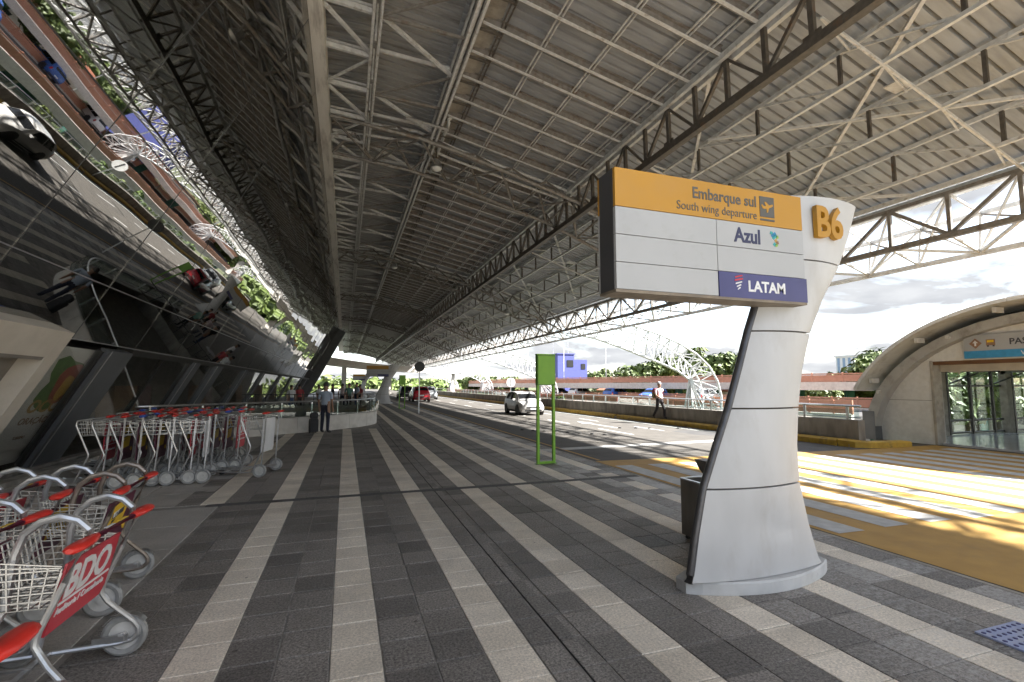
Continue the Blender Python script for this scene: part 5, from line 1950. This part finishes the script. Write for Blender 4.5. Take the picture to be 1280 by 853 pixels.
fw = leaf_mesh('far_trees', 60, 22, 5.5, 9000, 1.5, 'leaf_a', 31, 26)
o = struct(inst('far_trees', fw), 'stuff'); o.location = (20, 205, -1.0); o['label'] = 'far mass of trees closing the end of the road'
o = struct(inst('far_trees', fw), 'stuff'); o.location = (110, 150, -1.0); o.rotation_euler = (0, 0, 1.1); o['label'] = 'far mass of trees behind the ramps'
# tall palm above the clump
p_ = Vector((54.13, 64.00, 7.32))
t = thing('palm_tree', 'tall thin palm rising above the tree clump', 'palm tree', (p_.x, 64, -5.2))
H_ = p_.z + 5.2
b = MB(); b.tube([(0, 0, 0), (.1, 0, H_ * .5), (0, 0, H_)], [.2, .16, .12], 8); b.build('trunk', 'bark', t)
b = MB()
for k in range(16):
    a = k * 2.4; L_ = 1.5
    pp_ = [Vector((math.cos(a) * L_ * u, math.sin(a) * L_ * u, H_ + .5 * math.sin(u * 2.6) * (1 - .35 * (k % 3)) - .5 * u * u)) for u in (0, .3, .6, 1)]
    sd_ = Vector((-math.sin(a), math.cos(a), 0)) * .16
    for q0, q1 in zip(pp_[:-1], pp_[1:]):
        b.add([q0 - sd_, q0 + sd_, q1 + sd_ * .6, q1 - sd_ * .6], [(0, 1, 2, 3)])
b.build('crown', 'leaf_b', t)
# shrubs and young palms planted behind the parapet
bushes = [leaf_mesh('foliage', 1.3, 1.3, 1.1, 900, .20, 'leaf_c', 11, 6), leaf_mesh('foliage', 1.2, 1.2, 1.2, 900, .20, 'leaf_d', 12, 6), leaf_mesh('foliage', 1.4, 1.4, 1.0, 900, .2, 'leaf_c', 13, 6)]
stem = MB().tube([(0, 0, 0), (.08, 0, 2.2), (0, .05, 4.4)], [.09, .07, .04], 6).mesh('stem', 'bark')
pos = ['nearest', 'second', 'third', 'fourth', 'fifth', 'sixth', 'seventh', 'eighth', 'ninth', 'tenth', 'eleventh', 'twelfth', 'thirteenth', 'farthest']
for i in range(14):
    y_ = 33.5 + i * 3.4 + random.uniform(-.8, .8)
    if abs(y_ - 43.9) < 1.2 or abs(y_ - 58.3) < 1.2:
        y_ += 2
    t = thing('shrub', f'{pos[i]} leafy green shrub in the planting strip behind the parapet', 'shrub', (16.6 + random.uniform(-.8, 1.2), y_, -5.2), random.uniform(0, 6), 'shrubs behind the parapet')
    sc = random.uniform(.86, 1.02)
    o = inst('stem', stem, t); o.scale = (sc, sc, sc)
    o = inst('foliage', bushes[i % 3], t); o.location = (0, 0, 4.9 * sc); o.scale = (sc, sc, sc)
# thin white lamp posts along the upper ramp
for i, (x, y_, hh_) in enumerate(((35.1, 75, 13.5), (40.3, 70, 13.3), (26.3, 90, 14.4), (31.2, 82, 13.9))):
    t = thing('lamp_post', ['lamp post before the violet building', 'lamp post right of the violet building', 'farthest lamp post above the orange railing', 'lamp post left of the green sign'][i], 'lamp post', (x, y_, -5.2), 0, 'thin white lamp posts')
    b = MB(); b.tube([(0, 0, 0), (0, 0, hh_)], [.12, .06], 8); b.build('post', 'white_steel', t, True)
    b = MB(); b.bar((0, 0, hh_), (-1.1, 0, hh_ + .15), .12, .07); b.build('lamp_arm', 'white_steel', t)

# ------------------------------------------------------------------ cars
CAR_ST = [  # x, z_low, z_mid, z_belt, z_top, w_low, w_mid, w_belt, w_top      (front at +x)
    (-1.98, .42, .60, .86, .90, .60, .70, .66, .58),
    (-1.92, .28, .60, .92, 1.05, .72, .80, .74, .60),
    (-1.70, .22, .60, .95, 1.32, .78, .84, .78, .60),
    (-1.35, .20, .60, .95, 1.42, .80, .85, .80, .60),
    (-.60, .19, .60, .93, 1.47, .80, .86, .80, .61),
    (.00, .19, .60, .91, 1.46, .80, .86, .80, .61),
    (.45, .19, .60, .90, 1.38, .80, .86, .79, .60),
    (.95, .19, .60, .90, 1.04, .80, .86, .78, .62),
    (1.20, .19, .60, .86, .92, .80, .85, .76, .62),
    (1.60, .21, .58, .78, .83, .77, .82, .72, .58),
    (1.88, .26, .54, .68, .72, .68, .74, .64, .50),
    (1.97, .36, .50, .58, .60, .56, .62, .54, .40)]


def car_pt(x, v, side=1, off=0.0):
    """v: 0 low, 1 mid, 2 belt, 3 roof edge, 4 centre"""
    for a, c in zip(CAR_ST[:-1], CAR_ST[1:]):
        if x <= c[0] or c is CAR_ST[-1]:
            t = max(0, min(1, (x - a[0]) / (c[0] - a[0])))
            row = [a[i] + (c[i] - a[i]) * t for i in range(9)]
            break
    prof_ = [(row[5], row[1]), (row[6], row[2]), (row[7], row[3]), (row[8], row[4]), (0.0, row[4] + .035)]
    i = min(int(v), 3); u = v - i
    y = prof_[i][0] + (prof_[i + 1][0] - prof_[i][0]) * u
    z = prof_[i][1] + (prof_[i + 1][1] - prof_[i][1]) * u
    if i == 0:
        y += .03 * math.sin(math.pi * u)
    tx, tz = prof_[i + 1][0] - prof_[i][0], prof_[i + 1][1] - prof_[i][1]
    L_ = math.hypot(tx, tz) or 1
    ny, nz = tz / L_, -tx / L_
    return Vector((x, side * (y + ny * off), z + nz * off))


def make_car(paint):
    t = thing('car', 'x', 'car')
    vv = [0, .5, 1, 1.5, 2, 2.35, 2.7, 3, 3.4, 3.7, 4]
    xs = []
    for a, c in zip(CAR_ST[:-1], CAR_ST[1:]):
        xs += [a[0], (a[0] + c[0]) / 2]
    xs.append(CAR_ST[-1][0])
    rings = []
    for x in xs:
        l = [car_pt(x, v, 1) for v in vv]
        r_ = [car_pt(x, v, -1) for v in reversed(vv[:-1])]
        rings.append(l + r_)
    b_ = MB(); b_.loft(rings)
    b_.build('body', paint, t, True)

    def patch(x0, x1, v0, v1, sides, mat, nm, off=.008, tx0=0.0, tx1=0.0, n_=5):
        q = MB()
        for s in sides:
            rg = []
            for i in range(n_ + 1):
                u = i / n_
                rg.append([car_pt(x0 + tx0 * j / 3 + (x1 + tx1 * j / 3 - x0 - tx0 * j / 3) * u, v0 + (v1 - v0) * j / 3, s, off) for j in range(4)])
            q.loft(rg, caps=False, closed_ring=False)
        return q.build(nm, mat, t, True)
    for s in (-1, 1):
        patch(-.48, .62, 2.08, 2.9, (s,), 'car_glass', 'side_window', tx1=-.30)
        patch(-1.50, -.56, 2.08, 2.9, (s,), 'car_glass', 'side_window', tx0=.22)
        patch(1.50, 1.90, 1.35, 1.85, (s,), 'lamp_clear', 'headlight', .012)
        patch(-1.93, -1.74, 1.2, 2.1, (s,), 'lamp_red', 'tail_light', .012)
        patch(-1.4, 1.2, .12, .3, (s,), 'car_trim', 'sill', .006)
        q = MB(); q.box((.66, s * .88, .98), (.12, .18, .12)); q.build('mirror', paint, t)
        for x in (-.1, -1.0):
            q = MB(); q.box((x, s * .885, .78), (.16, .03, .03)); q.build('door_handle', paint, t)
    # windscreens
    for (x0, x1, nm) in ((.55, 1.02, 'windscreen'), (-1.90, -1.68, 'rear_window')):
        q = MB()
        rg = []
        for i in range(5):
            x = x0 + (x1 - x0) * i / 4
            rg.append([car_pt(x, v, 1, .009) for v in (3.02, 3.4, 3.7, 4)] + [car_pt(x, v, -1, .009) for v in (3.7, 3.4, 3.02)])
        q.loft(rg, caps=False, closed_ring=False); q.build(nm, 'car_glass', t, True)
    q = MB(); q.box((1.955, 0, .50), (.05, .9, .10)); q.build('grille', 'car_trim', t)
    q = MB(); q.box((1.93, 0, .33), (.08, 1.1, .13)); q.build('air_intake', 'car_trim', t)
    q = MB(); q.box((1.99, 0, .42), (.02, .40, .09)); q.build('number_plate', 'letter_white', t)
    q = MB(); q.box((-1.985, 0, .62), (.02, .40, .11)); q.build('number_plate', 'letter_white', t)
    q = MB(); q.box((-1.95, 0, .40), (.12, 1.3, .12)); q.build('bumper', 'car_trim', t)
    for x in (-1.22, 1.22):
        for s in (-1, 1):
            Mx = Matrix.Translation((x, s * .77, .30)) @ Matrix.Rotation(R(90), 4, 'X')
            q = MB(); q.ring([(.20, -.10), (.28, -.105), (.30, -.08), (.30, .08), (.28, .105), (.20, .10)], 22, Mx); w = q.build('wheel', 'rubber', t, True)
            q = MB(); q.lathe([(.19, -.09), (.20, -.085), (.20, .085), (.19, .09)], 16, Mx); q.build('rim', 'chrome', w, True)
            q = MB(); q.lathe([(.36, -.088), (.36, .088)], 20, Matrix.Translation((x, s * .775, .33)) @ Matrix.Rotation(R(90), 4, 'X')); q.build('wheel_arch', 'car_trim', t)
    note_children(t)
    return t


def put_car(proto, used_, x, y_, z, rz, label, group, sc=1.0):
    o = copy_tree(proto) if used_ else proto
    o.location = (x, y_, z); o.rotation_euler = (0, 0, rz); o.scale = (sc, sc, sc)
    o['label'] = label; o['group'] = group
    return o


cw, cr, cs, cb, cbl = make_car('car_white'), make_car('car_red'), make_car('car_silver'), make_car('car_black'), make_car('car_blue')
GR = 'cars on the terminal road'
put_car(cw, 0, 9.95, 26.9, road_z(9.95), R(-92), 'white hatchback driving towards the camera behind the green sign', GR, .88)
put_car(cr, 0, 7.0, 49, road_z(7), R(90), 'red car standing at the kerb behind the far green sign', GR)
put_car(cs, 0, 9.3, 57, road_z(9.3), R(-95), 'silver car coming down the road behind the red car', GR)
put_car(cb, 0, 6.9, 60, road_z(6.9), R(90), 'dark car ahead of the red car at the kerb', GR)
G2 = 'cars parked under the upper ramp'
put_car(cbl, 0, 33.5, 55.5, -.25, R(20), 'blue car parked under the upper ramp right of the green sign', G2)
put_car(cbl, 1, 33, 47, -.25, R(200), 'second blue car parked under the upper ramp', G2)
put_car(cw, 1, 32.0, 62.5, -.25, R(15), 'white car parked under the upper ramp left of the green sign', G2)
put_car(cs, 1, 34.8, 40.5, -.25, R(15), 'silver car parked under the upper ramp behind the walking person', G2)
put_car(cw, 1, 35.5, 36.0, -.25, R(195), 'white car parked under the upper ramp right of the walking person', G2)
put_car(cs, 1, 30.8, 68, -.25, R(15), 'farthest silver car parked under the upper ramp', G2)


# ------------------------------------------------------------------ people
def skin_mesh(name, verts, edges, radii, mats, pick):
    me = bpy.data.meshes.new(name)
    me.from_pydata(verts, edges, [])
    o = bpy.data.objects.new(name, me)
    COL.objects.link(o)
    sk = o.modifiers.new("skin", 'SKIN')
    sk.use_smooth_shade = True
    for i, r_ in enumerate(radii):
        d = me.skin_vertices[0].data[i]
        d.radius = r_ if isinstance(r_, tuple) else (r_, r_)
        d.use_root = (i == 0)
    sb = o.modifiers.new("sub", 'SUBSURF'); sb.levels = 2; sb.render_levels = 2
    dg = bpy.context.evaluated_depsgraph_get()
    dg.update()
    out = bpy.data.meshes.new_from_object(o.evaluated_get(dg))
    bpy.data.objects.remove(o)
    out.materials.clear()
    for m_ in mats:
        out.materials.append(M[m_])
    for p_ in out.polygons:
        p_.material_index = pick(p_.center)
        p_.use_smooth = True
    return out


def person(label, loc, rotz, pose, shirt, trouser, h=1.72, group=None, sleeve=.0, hat=None):
    """figure faces local -y; pose gives joints"""
    t = thing('person', label, 'person', loc, rotz, group)
    J = pose
    names = ['pelvis', 'belly', 'chest', 'neck', 'head0', 'head1', 'head2']
    V = [J['pelvis'], J['belly'], J['chest'], J['neck'], J['jaw'], J['face'], J['crown']]
    Rr = [(.15, .115), (.145, .11), (.165, .12), (.058, .058), (.075, .085), (.082, .098), (.062, .072)]
    E_ = [(0, 1), (1, 2), (2, 3), (3, 4), (4, 5), (5, 6)]

    def chain(root, pts_, rs):
        prev = root
        for p_, r_ in zip(pts_, rs):
            V.append(p_); Rr.append(r_); E_.append((prev, len(V) - 1)); prev = len(V) - 1
        return prev
    arms = []
    for s in ('l', 'r'):
        chain(0, [J['hip_' + s], J['knee_' + s], J['ankle_' + s], J['toe_' + s]], [(.095, .095), (.066, .066), (.048, .05), (.04, .03)])
        a = chain(2, [J['sho_' + s], J['elb_' + s], J['wri_' + s]], [(.06, .06), (.044, .044), (.030, .030)])
        arms.append(a)
        # hand: palm, four fingers, thumb
        w, e = Vector(J['wri_' + s]), Vector(J['elb_' + s])
        d = (w - e).normalized()
        sdv = Vector((0, 1, 0)) - d * d.y
        sdv.normalize()
        pa = w + d * .055
        V.append(tuple(pa)); Rr.append((.034, .02)); E_.append((a, len(V) - 1)); pi_ = len(V) - 1
        for k_, ln in zip((-1.5, -.5, .5, 1.5), (.055, .066, .062, .05)):
            q1 = pa + d * .05 + sdv * (k_ * .018)
            q2 = q1 + d * ln * .8 + Vector((-.004, 0, 0))
            V.append(tuple(q1)); Rr.append((.010, .010)); E_.append((pi_, len(V) - 1))
            V.append(tuple(q2)); Rr.append((.007, .007)); E_.append((len(V) - 2, len(V) - 1))
        q1 = w + d * .05 - sdv * .045
        V.append(tuple(q1)); Rr.append((.011, .011)); E_.append((pi_, len(V) - 1))
        V.append(tuple(q1 + d * .035 - sdv * .006)); Rr.append((.008, .008)); E_.append((len(V) - 2, len(V) - 1))
    elbows = [Vector(J['elb_l']), Vector(J['elb_r'])]; shos = [Vector(J['sho_l']), Vector(J['sho_r'])]
    zw = J['pelvis'][2] + .05
    zn = J['neck'][2] - .035

    def pick(c):
        for sh, el, wr in zip(shos, elbows, (Vector(J['wri_l']), Vector(J['wri_r']))):
            # on the forearm or hand?
            if (c - el).length < .10 or (c - wr).length < .2 or ((c - el).dot(wr - el) > 0 and (c - (el + wr) / 2).length < .16):
                if (c - sh).length > (el - sh).length * (.78 + sleeve) and abs(c.x - V[0][0]) > .12 or (c - wr).length < .14:
                    return 2
        if c.z > zn:
            return 2
        if c.z > zw:
            return 0
        if c.z < .085:
            return 3
        return 1
    me = skin_mesh('body', [tuple(v) for v in V], E_, Rr, [shirt, trouser, 'skin', 'shoe'], pick)
    o = inst('body', me, t)
    f = Vector(J['face']); cr_ = Vector(J['crown'])
    # hair cap, face features
    hb = MB()
    rg = []
    for i in range(7):
        a = R(-12 + i * 17)
        rr = math.cos(a)
        rg.append([f + Vector((.092 * rr * math.cos(2 * math.pi * j / 14), .022 + .112 * rr * math.sin(2 * math.pi * j / 14), .035 + .118 * math.sin(a) - (.0 if math.sin(2 * math.pi * j / 14) > -.2 else -.03 * (1 - i / 6)))) for j in range(14)])
    hb.loft(rg); hb.build('hair', hat or 'hair', t, True)
    nb = MB(); nb.loft([[f + Vector((x * .5, -.092 - d_, z)) for x in (-.03, .03)] + [f + Vector((0, -.10 - d_, z))] for z, d_ in ((.02, .0), (-.03, .022), (-.04, .0))]); nb.build('nose', 'skin', t)
    for s in (-1, 1):
        e_ = MB(); e_.lathe([(.012, 0), (.008, .006)], 8, Matrix.Translation(f + Vector((s * .032, -.092, .018))) @ Matrix.Rotation(R(90), 4, 'X')); e_.build('eye', 'hair', t)
        e_ = MB(); e_.box(f + Vector((s * .086, .01, .0)), (.018, .035, .055)); e_.build('ear', 'skin', t)
    mo = MB(); mo.box(f + Vector((0, -.088, -.058)), (.045, .012, .010)); mo.build('mouth', 'fruit_red', t)
    return t


def stand(h=1.72, lean=0.0):
    k = h / 1.72
    P = dict(pelvis=(0, 0, .92), belly=(0, -.01, 1.10), chest=(0, 0, 1.30), neck=(0, .01, 1.475), jaw=(0, -.015, 1.545), face=(0, -.01, 1.605), crown=(0, .0, 1.665),
             hip_l=(.095, 0, .86), knee_l=(.105, -.01, .48), ankle_l=(.11, .03, .075), toe_l=(.13, -.15, .032),
             hip_r=(-.095, 0, .86), knee_r=(-.105, -.01, .48), ankle_r=(-.12, .03, .075), toe_r=(-.15, -.15, .032),
             sho_l=(.205, .01, 1.385), elb_l=(.25, .03, 1.10), wri_l=(.255, -.03, .86),
             sho_r=(-.205, .01, 1.385), elb_r=(-.25, .03, 1.10), wri_r=(-.255, -.03, .86))
    return {a: tuple(c * k for c in v) for a, v in P.items()}


# man in a light blue shirt at the curved wall, back to the camera, looking to the right
P = stand(1.70)
person('man in light blue shirt and dark trousers standing by the curved wall', (-0.62, 18.0, 0.0), R(152), P, 'shirt_blue', 'trouser_navy')
# his wheeled bag
t = thing('wheeled_bag', 'black wheeled bag standing beside the man in the blue shirt', 'bag', (-0.98, 18.0, 0), R(20))
t.scale = (.8, .8, .86)
b = MB(); b.loft([[Vector((sx * k_, sy * k_, z)) for sx, sy in ((-.17, -.11), (.17, -.11), (.17, .11), (-.17, .11))] for z, k_ in ((.05, .92), (.08, 1), (.50, 1), (.56, .93), (.58, .8))])
b.build('case', 'bag_black', t)
b = MB(); b.box((0, -.125, .28), (.26, .04, .32)); b.build('front_pocket', 'bag_black', t)
b = MB(); b.tube([(-.09, .08, .56), (-.09, .08, .86), (-.06, .08, .90), (.06, .08, .90), (.09, .08, .86), (.09, .08, .56)], .011, 8); b.build('handle', 'steel_dark', t, True)
b = MB(); b.loft([[Vector((sx * k_, sy * k_ - .02, z)) for sx, sy in ((-.14, -.09), (.14, -.09), (.14, .09), (-.14, .09))] for z, k_ in ((.585, .9), (.62, 1.05), (.75, 1), (.83, .6))])
b.build('backpack', 'bag_black', t)
for s in (-1, 1):
    b = MB(); b.lathe([(.04, -.015), (.04, .015)], 12, Matrix.Translation((s * .13, .10, .04)) @ Matrix.Rotation(R(90), 4, 'Y')); b.build('wheel', 'rubber', t)

# person walking along the far kerb
P = stand(1.66)
P.update(hip_l=(.09, 0, .83), knee_l=(.10, -.20, .46), ankle_l=(.10, -.20, .085), toe_l=(.11, -.37, .05),
         hip_r=(-.09, 0, .83), knee_r=(-.10, .06, .46), ankle_r=(-.10, .36, .13), toe_r=(-.10, .24, .035),
         elb_l=(.24, .20, 1.10), wri_l=(.24, .16, .86), elb_r=(-.24, -.08, 1.08), wri_r=(-.22, -.30, .98))
wk_p = person('person in pale pink shirt walking along the yellow kerb with a backpack', (13.62, 18.9, .086), R(0), P, 'shirt_pink', 'trouser_dark', hat='shirt_white')
t = thing('backpack', 'olive and dark red backpack on the walking person', 'backpack', (13.62, 19.12, 1.02))
b = MB(); b.loft([[Vector((sx * k_, sy * k_, z)) for sx, sy in ((-.17, -.08), (.17, -.08), (.17, .10), (-.17, .10))] for z, k_ in ((0, .8), (.05, 1), (.25, 1.05), (.27, 1.0))]); b.build('lower_pocket', 'bag_olive', t)
b = MB(); b.loft([[Vector((sx * k_, sy * k_, z)) for sx, sy in ((-.17, -.08), (.17, -.08), (.17, .10), (-.17, .10))] for z, k_ in ((.272, 1.0), (.38, .95), (.46, .7))]); b.build('upper_pocket', 'shirt_red', t)
for s in (-1, 1):
    b = MB(); b.tube([(s * .11, -.07, .42), (s * .12, -.20, .44), (s * .12, -.34, .30), (s * .13, -.30, .12), (s * .13, -.08, .05)], .014, 6); b.build('strap', 'shirt_red', t)

# people on the terrace beyond the stairwell, small in the picture
cols_ = [('shirt_white', 'jeans'), ('shirt_red', 'trouser_dark'), ('shirt_black', 'jeans'), ('shirt_pink', 'trouser_navy'), ('shirt_green', 'trouser_dark'), ('shirt_blue', 'jeans')]
wnames = ['white', 'dark red', 'black', 'pink', 'green', 'light blue']
spots = [(-2.95, 31.0, 30), (-2.55, 31.4, 200), (-0.75, 33.2, 100), (-0.15, 34.0, 170), (0.25, 32.4, 20), (0.75, 34.6, 300), (-1.7, 36, 60), (1.05, 37.5, 140)]
plc = ['nearest the leaning pier', 'second from the leaning pier', 'in the terrace middle', 'just right of the terrace middle', 'facing the camera on the terrace', 'right on the terrace', 'behind the standing man', 'nearest the far sign pylon']
first = {}
for i, (x, y_, rz) in enumerate(spots):
    k = i % 6
    lb = f'distant person in a {wnames[k]} top {plc[i]}'
    if k not in first:
        first[k] = person(lb, (x, y_, 0), R(rz), stand(1.6 + .03 * k), cols_[k][0], cols_[k][1], group='people on the terrace')
        note_children(first[k])
    else:
        o = copy_tree(first[k]); o.location = (x, y_, 0); o.rotation_euler = (0, 0, R(rz)); o['label'] = lb
# terrace tables
for i, (x, y_) in enumerate(((-2.0, 31.6), (-.2, 32.9), (.9, 35.6))):
    t = thing('terrace_table', ['round terrace table near the leaning pier', 'round terrace table in the middle of the people', 'round terrace table at the far right of the terrace'][i], 'table', (x, y_, 0), 0, 'terrace tables')
    b = MB(); b.lathe([(.40, .71), (.40, .74)], 18); b.build('table_top', 'sign_white', t)
    b = MB(); b.tube([(0, 0, .02), (0, 0, .71)], .03, 8); b.build('leg', 'steel_dark', t)
    b = MB(); b.lathe([(.24, 0), (.22, .02)], 14); b.build('base', 'steel_dark', t)
